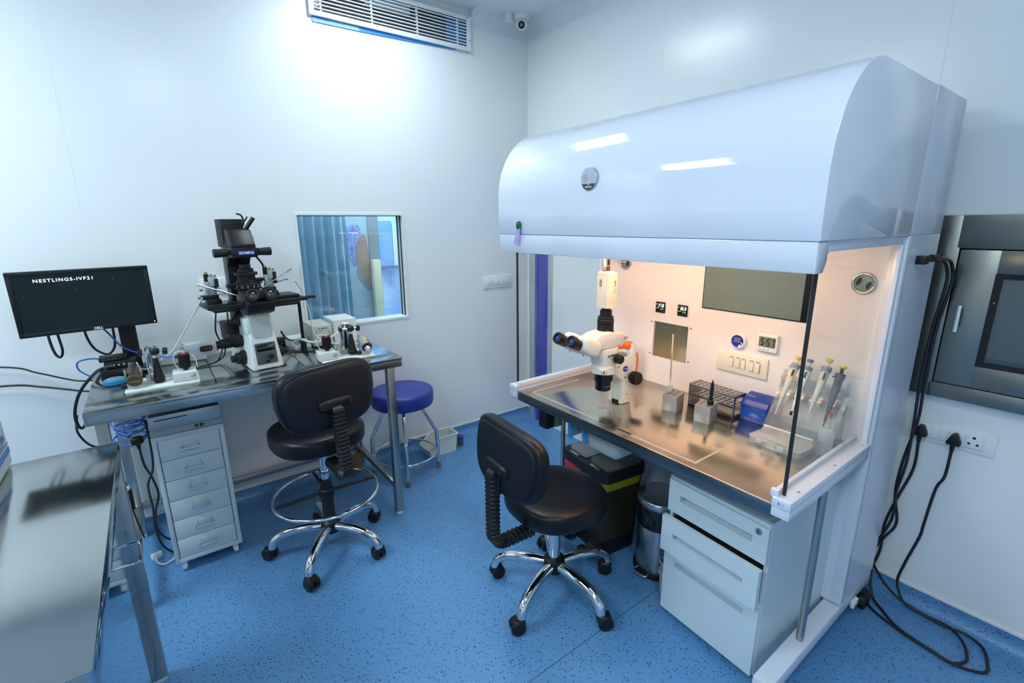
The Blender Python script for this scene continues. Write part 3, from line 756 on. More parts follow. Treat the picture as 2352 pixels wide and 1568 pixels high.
m = MB(M['blackm']); m.box((-.052, .27, .572), (.045, .38, .705), b=.003); m.obj('lamp_back_box', t)
m = MB(M['black']); m.cyl((.040, .25, .645), (.086, .235, .712), .010, b=.002); m.tube([(.033, .26, .66), (.044, .25, .69), (.038, .255, .722), (.018, .26, .730)], .0045); m.tube([(.044, .25, .69), (.058, .25, .708), (.062, .25, .716)], .0035); m.obj('top_lever', t)
m = MB(M['cable']); m.tube([(.075, .24, .525), (.105, .25, .48), (.115, .27, .42), (.11, .29, .35), (.10, .32, .30)], .0048); m.obj('lamp_cable', t)
# focus knobs and ports
for s_ in (-1, 1):
    m = MB(M['blackm']); m.cyl((s_*.062, .12, .052), (s_*.085, .12, .052), .034, b=.002); m.cyl((s_*.085, .12, .052), (s_*.108, .12, .052), .027, b=.003); m.cyl((s_*.108, .12, .052), (s_*.128, .12, .052), .017, b=.002)
    for k in range(18):
        a = 2*PI*k/18; m.box((s_*.067, .12+.0335*math.cos(a)-.0015, .052+.0335*math.sin(a)-.0015), (s_*.083, .12+.0335*math.cos(a)+.0015, .052+.0335*math.sin(a)+.0015))
    m.obj('focus_knob', t)
m = MB(M['black']); m.cyl((-.06, .16, .128), (-.10, .16, .126), .030, b=.002); m.cyl((-.10, .16, .126), (-.150, .16, .124), .024, b=.002); m.cyl((-.150, .16, .124), (-.185, .16, .122), .019); m.box((-.12, .13, .135), (-.07, .19, .168), b=.004); m.obj('camera_port', t)
m = MB(M['silver']); m.box((-.305, .125, .090), (-.178, .195, .157), b=.006); cb = m.obj('side_camera', t)
m = MB(M['blackm']); m.super((-.222, .1252, .124), .026, .004, .014, .5, .6, X=None); m.cyl((-.182, .16, .122), (-.172, .16, .122), .026); m.obj('camera_label', cb)
m = MB(M['brass']); m.cyl((-.222, .1225, .124), (-.222, .1195, .124), .003); m.cyl((-.208, .1225, .124), (-.208, .1200, .124), .002, m=M['inkwhite']); m.cyl((-.305, .15, .14), (-.318, .15, .14), .004, m=M['chromed']); m.cyl((-.305, .165, .115), (-.318, .165, .115), .004, m=M['chromed']); m.obj('camera_screws', cb)
# micromanipulators standing on the stage
def manip(ox, oy, oz, s_):
    m = MB(M['black'])
    m.prism([(ox-.035, oz), (ox+.030, oz), (ox+.024, oz+.025), (ox-.03, oz+.025)], 'y', oy-.02, oy+.035, b=.003); m.box((ox-.050, oy-.01, oz+.023), (ox+.020, oy+.03, oz+.042), b=.003)
    a = m.obj('micromanipulator', t)
    m = MB(M['silver'])
    m.box((ox-.018, oy-.005, oz+.04), (ox+.014, oy+.03, oz+.085), b=.002); m.box((ox-.030, oy-.012, oz+.050), (ox-.014, oy+.01, oz+.105), b=.002); m.box((ox-.012, oy-.015, oz+.085), (ox+.020, oy+.012, oz+.125), b=.002, m=M['msgrey']); m.box((ox+.008, oy-.02, oz+.06), (ox+.024, oy-.004, oz+.118), b=.002, m=M['blackm']); m.box((ox-.024, oy+.008, oz+.095), (ox-.006, oy+.028, oz+.14), b=.002, m=M['blackm'])
    m.obj('slide_stack', a)
    m = MB(M['brass'])
    for p, d in (((-.05, -.005, .034), (-.016, 0, 0)), ((-.04, 0, .07), (-.014, 0, 0)), ((0, -.005, .124), (0, 0, .016)), ((.014, -.01, .124), (0, 0, .012)), ((-.014, .018, .138), (0, 0, .012)), ((.02, -.02, .075), (0, -.012, 0))):
        q = Vector((ox, oy, oz))+Vector(p); m.cyl(q, q+Vector(d), .0058, n=14, b=.001)
    m.obj('adjusting_screws', a)
    m = MB(M['chrome'])
    if s_ < 0: m.cyl((ox-.055, oy-.02, oz+.095), (ox+.125, oy-.045, oz+.018), .0030, n=10); m.cyl((ox-.06, oy-.02, oz+.097), (ox-.035, oy-.0235, oz+.086), .0065, n=12); m.cyl((ox+.01, oy-.03, oz+.068), (ox+.045, oy-.035, oz+.053), .0055, n=12)
    else: m.cyl((ox+.095, oy-.02, oz+.125), (ox-.055, oy-.045, oz+.045), .0030, n=10); m.cyl((ox+.10, oy-.02, oz+.128), (ox+.075, oy-.024, oz+.114), .0065, n=12); m.cyl((ox+.07, oy-.03, oz+.082), (ox+.02, oy-.035, oz+.07), .0055, n=12); m.cyl((ox+.078, oy-.02, oz+.074), (ox+.055, oy-.03, oz+.082), .0045, n=12)
    m.obj('needle_holder', a)
manip(-.145, .19, .316, -1); manip(.118, .20, .329, 1)

# pale hoses on the manipulators and over the bench
def hose(name, pts, r, mt, label, cat='hose', group=None, n=8, k=8):
    m = MB(M[mt]); m.tube(pts, r, n=n, k=k); return solo(name, m, label, cat, group, sharp=80)
hose('injector_hose', [(.17, 2.62, 1.27), (.135, 2.72, 1.19), (.075, 2.79, 1.08), (.02, 2.80, 1.00), (-.03, 2.76, .975), (-.060, 2.60, .985), (-.095, 2.535, 1.00), (-.108, 2.515, 1.035)], .0030, 'clearhose', 'pale striped hose hanging from the microscope stage end to the brown injector')
hose('thin_hose', [(.58, 2.64, 1.32), (.62, 2.70, 1.26), (.655, 2.72, 1.15), (.665, 2.72, 1.03), (.70, 2.68, .975), (.80, 2.64, .945), (.862, 2.555, .96)], .0030, 'clearhose', 'thin pale hose dropping from the microscope in front of the window')
hose('wide_hose', [(.60, 2.72, .990), (.64, 2.70, .972), (.70, 2.70, .968), (.745, 2.69, .985), (.79, 2.70, 1.005), (.815, 2.76, 1.01)], .0065, 'clearhose', 'thick white hose curving in front of the beige box')

# ------------------------------------------------------------------ joystick stations
def station(x, y, rz, label, order, kind):
    t = thing('joystick_station', label, 'controller', (x, y, BZ), R(rz), 'joystick stations beside the microscope')
    m = MB(M['plate']); m.box((-.132, -.095, 0), (.132, .095, .011), b=.003); m.obj('base_plate', t)
    bx, jx, ix = order
    m = MB(M['beige']); m.box((bx-.045, -.080, .011), (bx+.043, .010, .052), M['palebox'], b=.003); m.box((bx-.045, -.0805, .011), (bx+.043, .0105, .016), M['msgrey'])
    mb_ = m.obj('motor_box', t)
    m = MB(M['inkgrey']); m.box((bx+.020, -.0808, .022), (bx+.038, -.0798, .044)); m.box((bx+.021, -.0812, .036), (bx+.030, -.0803, .042), M['inkwhite']); m.box((bx+.021, -.0812, .024), (bx+.036, -.0803, .027), M['inkwhite']); m.obj('sticker', mb_)
    m = MB(M['black']); m.cyl((bx+.005, -.03, .050), (bx+.005, -.03, .062), .010); m.cyl((bx+.005, -.03, .062), (bx+.005, -.03, .128), .0215, .0205, b=.003)
    m.cyl((bx+.005, -.03, .127), (bx+.005, -.03, .130), .006, m=M['ledr'])
    for k in range(20):
        a = 2*PI*k/20; m.box((bx+.005+.021*math.cos(a)-.001, -.03+.021*math.sin(a)-.001, .068), (bx+.005+.021*math.cos(a)+.001, -.03+.021*math.sin(a)+.001, .120))
    m.obj('knob', mb_)
    # hanging joystick on a chromed curved stand
    m = MB(M['chrome']); m.vbox((jx-.028, .035, .011), (jx+.020, .060, .150), b=.010); m.prism([(.045, .150), (.020, .163), (.020, .150)], 'x', jx-.022, jx+.014); m.vbox((jx-.024, .0, .138), (jx+.016, .055, .172), b=.008); m.cyl((jx-.004, .04, .011), (jx-.004, .04, .030), .034, m=M['chromed']); m.obj('stand', t)
    m = MB(M['blackg']); m.super((jx+.012, -.018, .150), .019, .019, .019, 1, 1); m.cyl((jx+.040, -.018, .148), (jx+.058, -.018, .146), .015, b=.002); m.cyl((jx-.030, -.010, .150), (jx-.046, -.010, .150), .015, b=.002)
    m.cyl((jx-.03, -.018, .148), (jx+.045, -.018, .148), .007, m=M['chrome']); m.cyl((jx+.012, -.018, .165), (jx+.012, -.018, .176), .010, m=M['chrome']); m.obj('ball_joint', t)
    m = MB(M['black']); m.cyl((jx+.010, -.018, .135), (jx+.010, -.022, .105), .008, m=M['chrome']); m.lathe([(.009, 0), (.0125, .030), (.017, .070), (.021, .092), (.021, .104), (.015, .107)], (jx+.010, -.020, .122), None, 28, (.02, -.05, -1)); m.torus((jx+.011, -.0245, .034), .0205, .0025, M['blackg'], N=32, axis=(.02, -.05, -1)); m.obj('joystick_handle', t)
    # injector
    body, nose = (('brown', 'brown') if kind == 'brown' else ('silver', 'chrome'))
    m = MB(M['plate' if kind == 'brown' else 'silver']); m.box((ix-.022, -.070, .011), (ix+.024, -.005, .036), b=.003, m=M['silver']); ib = m.obj('injector_block', t)
    m = MB(M[body])
    m.cyl((ix+.002, .02, .075), (ix+.006, -.065, .052), .0235, b=.003); m.cyl((ix+.006, -.062, .053), (ix+.0065, -.082, .0475), .0275 if kind == 'brown' else .015, b=.002, m=M[nose])
    if kind == 'brown':
        m.box((ix-.014, -.0835, .043), (ix+.026, -.0805, .049), M['brass'])
        for s_ in (-1, 1): m.box((ix+.004+s_*.026-.004, -.06, .060), (ix+.004+s_*.026+.004, -.03, .095), M['goldring'], b=.002)
        m.cyl((ix, 0, .085), (ix, 0, .108), .012, b=.002, m=M['pipdark'])
    else:
        m.super((ix+.007, -.090, .046), .013, .012, .013, 1, 1, m=M['chrome']); m.torus((ix+.0062, -.070, .051), .0215, .005, M['black'], N=32, axis=(.004, -.085, -.023))
        m.box((ix-.008, -.035, .080), (ix+.020, -.005, .088), M['yellow'], b=.001)
        for s_ in (-1, 1): m.box((ix+.004+s_*.024-.003, -.045, .055), (ix+.004+s_*.024+.003, -.01, .085), M['silver'], b=.002)
    m.obj('injector_body', ib)
    m = MB(M['black']); m.cyl((ix-.024, -.05, .024), (ix-.044, -.05, .024), .011, b=.002); m.obj('injector_knob', ib)
    m = MB(M['clearhose']); m.tube([(bx-.02, .0, .05), (bx-.035, .01, .09), (bx-.02, .02, .125), (bx+.02, .02, .12), (bx+.045, .01, .09), (bx+.05, -.01, .05)], .0022, k=8); m.obj('small_tube', t)
    return t
station(-.028, 2.548, -2, 'joystick station with a brown injector under the monitor', (.082, -.025, -.100), 'brown')
station(.752, 2.478, -4, 'joystick station with a silver yellow-labelled injector below the window', (-.098, .022, .092), 'silver')

# ------------------------------------------------------------------ boxes by the window
t = thing('beige_power_unit', 'beige power unit with vent slits beside the white box', 'power unit', (.728, 2.87, BZ))
m = WB(t, M['beige']); m.box((.672, 2.765, BZ+.006), (.778, 2.975, BZ+.122), b=.003)
for x in (.685, .765):
    for y in (2.785, 2.955): m.cyl((x, y, BZ), (x, y, BZ+.008), .007, m=M['dark'])
m.obj('case', t)
m = WB(t, M['ink']); m.text('OLYMPUS', .0125, (.727, 2.7645, BZ+.104), (1, 0, 0), (0, 0, 1), bold=.0003); m.text('TH4-200', .0055, (.716, 2.7645, BZ+.092), (1, 0, 0), (0, 0, 1)); m.obj('lettering', t)
m = WB(t, M['dark'])
for x in (.688, .762):
    for z in (.030, .052, .074): m.box((x-.0015, 2.764, BZ+z), (x+.0015, 2.766, BZ+z+.014))
m.obj('vent_slits', t)
m = WB(t, M['ledg']); m.box((.748, 2.7640, BZ+.072), (.754, 2.7655, BZ+.076)); m.box((.748, 2.7640, BZ+.060), (.754, 2.7655, BZ+.064), M['ledr']); m.obj('indicator_lights', t)
m = MB(M['white']); m.vbox((.795, 2.792, BZ), (.930, 2.985, BZ+.135), b=.006)
solo('white_case', m, 'plain white metal box below the window corner', 'box')
t = thing('hand_controller', 'white sloping hand controller with a grey display beside the microscope', 'controller', (.61, 2.85, BZ), R(8))
m = MB(M['white']); m.prism([(-.07, 0), (.08, 0), (.08, .055), (.05, .062), (-.07, .018)], 'x', -.045, .045, b=.004); m.obj('case', t)
Xd = Matrix.Translation((0.0, -.01, .0418)) @ Matrix.Rotation(R(20), 4, 'X')
m = MB(M['inkgrey'], Xd); m.box((-.034, -.045, 0), (.034, .012, .0015), b=.0006); m.box((-.012, -.040, .0010), (.022, -.012, .0022), M['blackg']); m.obj('display', t)
m = MB(M['blackm']); m.box((.50, 2.93, BZ), (.60, 2.975, BZ+.045), b=.006)
solo('cable_block', m, 'black cable adapter on the bench behind the hand controller', 'adapter')

# ------------------------------------------------------------------ cables on and below the bench
def cab(label, pts, r=.0042, mt='cable', group=None, name='cable'):
    return hose(name, pts, r, mt, label, 'cable', group)
cab('black cable loop hanging behind the lower edge of the monitor screen', [(-.401, 2.83, 1.18), (-.401, 2.84, 1.11), (-.394, 2.84, 1.055), (-.380, 2.84, 1.034), (-.368, 2.84, 1.06), (-.370, 2.84, 1.12), (-.374, 2.83, 1.18)], .0052)
cab('black cable loop behind the middle of the monitor', [(-.281, 2.83, 1.18), (-.279, 2.85, 1.11), (-.262, 2.86, 1.05), (-.225, 2.87, 1.015), (-.200, 2.87, 1.03), (-.186, 2.86, 1.07), (-.182, 2.84, 1.16)], .0050)
cab('bright blue cable running from the monitor to the side camera', [(-.225, 2.83, 1.16), (-.200, 2.84, 1.115), (-.160, 2.84, 1.045), (-.090, 2.83, 1.000), (-.030, 2.80, .985), (.030, 2.74, .985)], .0040, 'bluecable')
cab('bright blue cable looping left of the recorder stack', [(-.225, 2.84, .985), (-.275, 2.88, 1.00), (-.335, 2.92, .985), (-.340, 2.93, .945), (-.300, 2.92, .905), (-.270, 2.88, .90)], .0038, 'bluecable')
cab('black cable with a plug between the blue cable and the side camera', [(.030, 2.74, .985), (.055, 2.72, .990), (.085, 2.70, .995)], .0070)
cab('thick black cable loop hanging off the bench end', [(-.20, 2.72, .99), (-.26, 2.74, .97), (-.335, 2.78, .88), (-.372, 2.80, .78), (-.368, 2.80, .71), (-.345, 2.80, .72), (-.31, 2.78, .83), (-.265, 2.74, .93), (-.22, 2.72, .985)], .0065)
cab('thin black cable crossing the wall to the bench end, the upper one', [(-1.4, 2.985, 1.10), (-1.0, 2.985, 1.06), (-.593, 2.975, .996), (-.480, 2.96, .950), (-.353, 2.93, .895), (-.27, 2.88, .90)], .0040)
cab('black cable crossing the wall to the bench end, the lower one', [(-1.4, 2.98, .93), (-1.0, 2.98, .925), (-.609, 2.97, .912), (-.475, 2.95, .885), (-.324, 2.90, .845), (-.28, 2.86, .86)], .0050)
cab('black cable dropping from the bench end behind the steel table', [(-.37, 2.82, .76), (-.392, 2.90, .66), (-.37, 2.93, .58), (-.33, 2.94, .545), (-.26, 2.94, .54), (-.18, 2.92, .60)], .0050)
cab('thin black cable hanging from the microscope stage, the left strand', [(.215, 2.62, 1.20), (.205, 2.66, 1.10), (.225, 2.70, 1.02), (.215, 2.74, .96), (.20, 2.76, .93)], .0035)
cab('thin black cable hanging from the microscope stage, the right strand', [(.262, 2.63, 1.19), (.258, 2.68, 1.09), (.240, 2.72, 1.00), (.225, 2.76, .945), (.16, 2.73, .926), (.04, 2.70, .926)], .0035)
cab('black cable from the microscope neck to the hand controller', [(.50, 2.70, 1.05), (.53, 2.76, 1.00), (.575, 2.84, .965), (.61, 2.90, .965)], .0050)
cab('black cable along the bench from the hand controller to the station', [(.56, 2.92, .94), (.50, 2.86, .935), (.56, 2.74, .925), (.64, 2.68, .925), (.67, 2.60, .935), (.665, 2.52, .95)], .0036)
# coiled blue network cable, plug, extension leads under the bench
m = MB(M['bluecable'])
for k in range(6):
    z = .755-.027*k; dx = .012*math.sin(k*2.1)
    m.tube([(-.245+dx, 2.74, z+.01), (-.20+dx, 2.70, z-.012), (-.145+dx, 2.71, z-.006), (-.125+dx, 2.76, z+.012), (-.18+dx, 2.80, z+.02), (-.235+dx, 2.79, z+.016)], .0042, k=6, closed=True)
solo('cable_coil', m, 'coil of blue network cable hanging under the bench end', 'cable', sharp=80)
t = thing('mains_plug', 'black three-pin plug hanging under the bench beside the drawer cabinet', 'plug', (-.172, 2.70, .60))
m = WB(t, M['black']); m.super((-.172, 2.70, .625), .026, .022, .020, .7, .8); m.cyl((-.172, 2.70, .615), (-.170, 2.70, .585), .011, .007); m.obj('body', t)
m = WB(t, M['cable']); m.tube([(-.170, 2.70, .59), (-.165, 2.70, .50), (-.145, 2.70, .42), (-.135, 2.70, .33), (-.160, 2.70, .24), (-.165, 2.70, .15), (-.13, 2.70, .08), (-.05, 2.72, .03)], .0050, k=8); m.obj('lead', t)
cab('black cable twisting down beside the drawer cabinet', [(-.128, 2.66, .73), (-.125, 2.66, .60), (-.135, 2.67, .48), (-.165, 2.68, .40), (-.165, 2.68, .28), (-.17, 2.68, .16), (-.155, 2.68, .06), (-.10, 2.66, .012), (-.02, 2.68, .010)], .0050)
t = thing('extension_block', 'small black cable adapter hanging under the bench end', 'adapter', (-.235, 2.62, .36))
m = WB(t, M['black']); m.box((-.248, 2.61, .33), (-.222, 2.632, .43), b=.004); m.box((-.242, 2.613, .43), (-.228, 2.629, .450), M['white'], b=.002); m.obj('body', t)
m = WB(t, M['cable']); m.tube([(-.235, 2.62, .45), (-.245, 2.62, .52), (-.255, 2.62, .62), (-.255, 2.64, .75)], .0030); m.tube([(-.235, 2.62, .33), (-.225, 2.62, .25), (-.215, 2.62, .17)], .0036); m.obj('lead', t)
t = thing('floor_adapter', 'white and black power adapter on the floor left of the drawer cabinet', 'adapter', (-.190, 2.70, 0), R(20))
m = MB(M['white']); m.box((-.022, -.014, 0), (.022, .014, .026), b=.004); m.obj('body', t)
m = MB(M['whitecable']); m.tube([(-.01, -.02, .02), (-.02, -.06, .012), (.0, -.10, .008), (.06, -.09, .02), (.085, -.04, .06), (.085, .0, .12)], .0045, k=8); m.obj('lead', t)

# ------------------------------------------------------------------ chairs
def chair(name, label, loc, rz, base_rz, seat_z, ring=None, back_dx=0.0, back_rot=0.0):
    """faces local +y; seat_z is the top of the seat"""
    t = thing(name, label, 'chair', loc, R(rz), 'black chairs on castors')
    BR = Matrix.Rotation(R(base_rz-rz), 4, 'Z')
    m = MB(M['black'], BR); m.lathe([(.030, .098), (.046, .105), (.050, .13), (.046, .160), (.034, .170)], (0, 0, 0)); m.obj('base_hub', t)
    for k in range(5):
        X = BR @ Matrix.Rotation(2*PI*k/5, 4, 'Z')
        m = MB(M['chrome'], X); m.tube([(.036, 0, .135), (.10, 0, .139), (.17, 0, .136), (.225, 0, .124), (.262, 0, .098), (.276, 0, .062)], lambda u: .0228-.003*u, n=14, k=6); lg = m.obj('leg', t, sharp=70)
        m = MB(M['black'], X @ Matrix.Translation((.278, 0, 0)) @ Matrix.Rotation(R(35+97*k), 4, 'Z'))
        for s_ in (-1, 1): m.lathe([(.017, -.010), (.026, -.009), (.0275, -.004), (.0275, .006), (.024, .010)], (0, .012+0, .0275), None, 24, None, True) if False else m.cyl((s_*.004, .014, .0310), (s_*.027, .014, .0310), .0310, b=.004)
        m.super((0, .010, .051), .026, .028, .016, .6, .7); m.cyl((0, 0, .045), (0, 0, .072), .010)
        m.obj('castor', lg)
    zc = seat_z-.117
    m = MB(M['chrome']); m.cyl((0, 0, .13), (0, 0, zc), .0195 if ring else .026); m.obj('column', t)
    if ring:
        m = MB(M['black']); m.cyl((0, 0, .13), (0, 0, ring+.075), .030, .027, b=.002); m.obj('column_sleeve', t)
        m = MB(M['chrome'], BR); m.torus((0, 0, ring), .242, .0085, N=72, n=12); rg_ = m.obj('foot_ring', t, sharp=80)
        m = MB(M['black'], BR)
        for a in (-17, 163, 73):
            d = Vector((math.cos(R(a)), math.sin(R(a)), 0)); m.cyl(d*.02+Vector((0, 0, ring+.004)), d*.238+Vector((0, 0, ring)), .0080)
        m.lathe([(.031, ring-.02), (.036, ring-.015), (.036, ring+.02), (.031, ring+.025)], (0, 0, 0))
        m.obj('ring_spokes', rg_)
    m = MB(M['black']); m.box((-.07, -.10, zc-.012), (.07, .10, zc+.018), b=.008); m.obj('mechanism', t)
    m = MB(M['leather'])
    def dish(p):
        q = p.copy()
        if q.z > 0: q.z *= 1-.18*math.exp(-((q.x/.12)**2+(q.y/.12)**2))
        return q
    m.super((back_dx*.5, .0, seat_z-.053), .207, .204, .053, .42, .80, fn=dish, nu=56, nv=22); m.obj('seat', t, sharp=80)
    # backrest with its shell, bracket and ribbed spine
    bz = seat_z+.205; by = -.250
    BX = Matrix.Translation((back_dx, by, bz)) @ Matrix.Rotation(R(back_rot), 4, 'Z') @ Matrix.Rotation(R(-6), 4, 'X') @ Matrix.Rotation(R(90), 4, 'X')
    def bend(p):
        q = p.copy(); q.x *= 1-.12*max(0, (-q.y)/.135); q.z += -.45*q.x*q.x; return q
    m = MB(M['leather'], BX); m.super((0, 0, 0), .222, .138, .034, .45, .50, fn=bend, nu=64, nv=18); bk = m.obj('backrest', t, sharp=80)
    m = MB(M['fabricback'], BX); m.super((0, 0, .020), .204, .120, .018, .45, .50, fn=bend, nu=56, nv=12); m.obj('back_shell', bk, sharp=80)
    m = MB(M['black'], BX); m.super((0, -.030, .036), .078, .024, .020, .6, .5); m.super((0, -.085, .036), .032, .060, .018, .5, .5)
    for s_ in (-1, 1): m.cyl((s_*.055, -.030, .050), (s_*.055, -.030, .060), .007, m=M['blackm'])
    m.obj('back_bracket', t)
    ys = by-.062
    path = [(back_dx, ys+.008, bz-.05)]
    for i in range(12): path.append((back_dx*(1-i/11*.5), ys, bz-.055-i*(bz-.055-(zc+.015))/11))
    z_l = zc+.015
    for i in range(1, 8):
        a = PI/2*i/7; path.append((back_dx*.5, ys+.055*(1-math.cos(a)), z_l-.055*math.sin(a)))
    for i in range(1, 6): path.append((back_dx*.3, ys+.055+i*.026, z_l-.055))
    dense = crom(path, 5)
    m = MB(M['black']); m.sweep(dense, .058, .042, scale=lambda i: 1.0 if i % 4 < 2 else .86); m.obj('spine', t, sharp=25)
    return t
chair('drafting_chair', 'tall black chair with a chrome foot ring at the steel bench', (.530, 2.248, 0) , 6, 17, .690, ring=.315, back_dx=-.030, back_rot=8)
chair('office_chair', 'low black chair without foot ring in front of the hood', (1.236, 1.356, 0), -90-3, 56, .512, back_dx=.0, back_rot=0)

# ------------------------------------------------------------------ blue stool
t = thing('round_stool', 'round blue-topped chrome stool beside the bench', 'stool', (1.164, 2.735, 0), R(0))
m = MB(M['bluevinyl']); m.lathe([(0, .478), (.178, .478), (.191, .484), (.196, .495), (.196, .560), (.191, .570), (.178, .575), (0, .578)], (0, 0, 0), n=56); m.obj('seat', t, sharp=50)
m = MB(M['chromed']); m.cyl((0, 0, .40), (0, 0, .478), .012); m.lathe([(.05, .462), (.05, .478)], (0, 0, 0)); m.obj('screw_post', t)
for k in range(4):
    a = R(-25+90*k+2); d = Vector((math.cos(a), math.sin(a), 0))
    m = MB(M['chrome']); m.tube([d*.02+Vector((0, 0, .462)), d*.075+Vector((0, 0, .462)), d*.115+Vector((0, 0, .440)), d*.190+Vector((0, 0, .295)), d*.206+Vector((0, 0, .245)), d*.210+Vector((0, 0, .03))], .0125, n=14); lg = m.obj('leg', t, sharp=70)
    m = MB(M['pedfoot']); m.cyl(d*.210, d*.210+Vector((0, 0, .042)), .0165, .0145, b=.002); m.obj('rubber_foot', lg)
m = MB(M['chrome']); m.torus((0, 0, .135), .198, .0070, N=64); m.obj('foot_ring', t, sharp=80)

# ------------------------------------------------------------------ things on the floor by the wall
t = thing('storage_bin', 'pale open-front storage bin on the floor by the wall', 'bin', (1.475, 2.865, 0))
m = WB(t, M['binwhite'])
X0, X1, Y0, Y1, H = 1.362, 1.592, 2.795, 2.925, .130
sd = [(X0+.012, 0), (X1-.012, 0), (X1, H), (X0+.085, H), (X0-.008, .058)]
for y in (Y0, Y1-.004): m.prism(sd, 'y', y, y+.004)
m.box((X0+.012, Y0, 0), (X1-.012, Y1, .004)); m.prism([(X1-.016, 0), (X1-.012, 0), (X1, H), (X1-.004, H)], 'y', Y0, Y1); m.prism([(X0+.012, 0), (X0+.016, 0), (X0-.004, .058), (X0-.008, .058)], 'y', Y0, Y1)
m.obj('body', t)
m = WB(t, M['binwhite']); z = H
m.tube([(X0-.010, Y0-.003, .060), (X0+.085, Y0-.003, H), (X1+.002, Y0-.003, H), (X1+.004, (Y0+Y1)/2, H), (X1+.002, Y1+.003, H), (X0+.085, Y1+.003, H), (X0-.010, Y1+.003, .060), (X0-.012, (Y0+Y1)/2, .060)], .0055, k=1, closed=True); m.obj('rim', t)
t = thing('specimen_jar', 'small dark jar with a blue lid beside the storage bin', 'jar', (1.640, 2.842, 0))
m = MB(M['greyplastic']); m.lathe([(.018, 0), (.021, .004), (.021, .058), (.019, .060)], (0, 0, 0), M['pipdark']); m.obj('body', t)
m = MB(M['bluevinyl']); m.lathe([(.0235, .056), (.0235, .076), (.020, .080)], (0, 0, 0)); m.obj('lid', t)
m = MB(M['wood']); m.prism([(.845, 0), (.93, 0), (.93, .085), (.965, .10), (.965, .15), (.90, .14), (.845, .12)], 'y', 2.905, 2.922, b=.003)
solo('brown_board', m, 'small brown board leaning at the wall under the bench', 'board')

# ------------------------------------------------------------------ near steel table with a polished side
t = thing('steel_table', 'low-sided stainless steel table in the near corner with a polished end panel', 'table', (-.75, 1.42, 0))
TZ = .91; ty0, ty1, tx1, tx0 = .900, 1.937, -.172, -1.35
m = WB(t, M['steelt']); m.box((tx0, ty0, TZ-.004), (tx1, ty1, TZ), b=.0015, m=M['steelm']); m.obj('worktop', t)
m = WB(t, M['steel']); m.box((tx0, ty0, TZ-.055), (tx1, ty0+.01, TZ-.003), b=.001); m.box((tx0, ty1-.01, TZ-.055), (tx1, ty1, TZ-.003), b=.001); m.box((tx1-.010, ty0, TZ-.055), (tx1, ty1, TZ-.003), b=.001, m=M['mirror']); m.box((tx0, ty0, TZ-.055), (tx0+.01, ty1, TZ-.003)); m.obj('apron', t)
m = WB(t, M['mirror']); m.box((-.201, .945, .13), (-.197, 1.868, TZ-.054)); m.obj('side_panel', t)
for x, y in ((-.2125, 1.868), (-.2125, .905), (tx0+.02, 1.868), (tx0+.02, .905)):
    m = WB(t, M['steel']); m.box((x, y, .015), (x+.040, y+.040, TZ-.006), b=.003); lg = m.obj('leg', t)
    m = WB(t, M['white']); m.cyl((x+.02, y+.02, 0), (x+.02, y+.02, .02), .018); m.obj('foot', lg)
m = WB(t, M['chrome']); m.tube([(-.197, 1.70, .60), (-.165, 1.70, .60), (-.160, 1.705, .60), (-.160, 1.815, .60), (-.165, 1.82, .60), (-.197, 1.82, .60)], .005, k=4); m.obj('rail_handle', t)
m = WB(t, M['steel']); m.box((tx0+.03, .93, .15), (-.20, 1.89, .165)); m.obj('shelf', t)
t = thing('incubator', 'pale equipment box with a blue stripe standing on the near steel table', 'incubator', (-.62, 1.5, TZ))
m = WB(t, M['palebox']); m.box((-.95, 1.18, TZ+.002), (-.420, 1.955, TZ+.62), b=.006); m.obj('casing', t)
m = WB(t, M['inkblue']); m.box((-.4202, 1.19, TZ+.037), (-.4188, 1.952, TZ+.055)); m.box((-.4202, 1.19, TZ+.064), (-.4188, 1.952, TZ+.067)); m.obj('stripe', t)
m = WB(t, M['inkblue']); m.text('HERACELL 150', .027, (-.4190, 1.842, TZ+.090), (0, 1, 0), (0, 0, 1), bold=.0005, sx=.95); m.text('CO2 Incubator', .010, (-.4190, 1.88, TZ+.074), (0, 1, 0), (0, 0, 1), m=M['inkgrey']); m.obj('lettering', t)

# ------------------------------------------------------------------ laminar flow hood
t = hood = thing('flow_hood', 'large white laminar flow hood with a curved canopy and lit steel worktop', 'hood', (1.85, 1.15, 0))
HY0, HY1 = .490, 1.810                 # outer ends
XB, XP = 2.30, 1.975                   # back, inner panel face
WZ = .80                               # worktop
# canopy: hollow shell, curved front
cx_, cz_, a_, b_ = 1.53, 1.70, .25, .288
outer = [(1.284, 1.549), (1.280, 1.62)]+[(cx_-a_*math.cos(PI/2*i/20), cz_+b_*math.sin(PI/2*i/20)) for i in range(21)]+[(1.962, 1.988), (1.962, 1.549)]
m = WB(t, M['hood']); m.prism(outer, 'y', HY0, HY1, b=.004); m.obj('canopy', t, sharp=30)
m = WB(t, M['hoodside']); m.box((1.966, HY0, 1.549), (XB, HY1, 1.991), b=.004); m.obj('rear_housing', t)
# front valance
m = WB(t, M['hood'])
m.prism([(1.2845, 1.5482), (1.290, 1.471), (1.334, 1.4705), (1.350, 1.50), (1.348, 1.5482)], 'y', HY0+.004, HY1, b=.003)
m.obj('valance', t)
m = WB(t, M['panelin']); m.box((1.35, HY0+.03, 1.540), (XP, HY1-.03, 1.549)); m.obj('canopy_underside', t)
# inside lamp: two warm tubes hidden behind the valance
for x in (1.44, 1.56):
    m = WB(t, M['lampglow']); m.cyl((x, HY0+.12, 1.522), (x, HY1-.12, 1.522), .009, n=16); lt = m.obj('lamp_tube', t)
    m = WB(t, M['white'])
    for y0_ in (HY0+.085, HY1-.12): m.box((x-.016, y0_, 1.505), (x+.016, y0_+.035, 1.541), b=.003)
    m.obj('lamp_holder', lt)
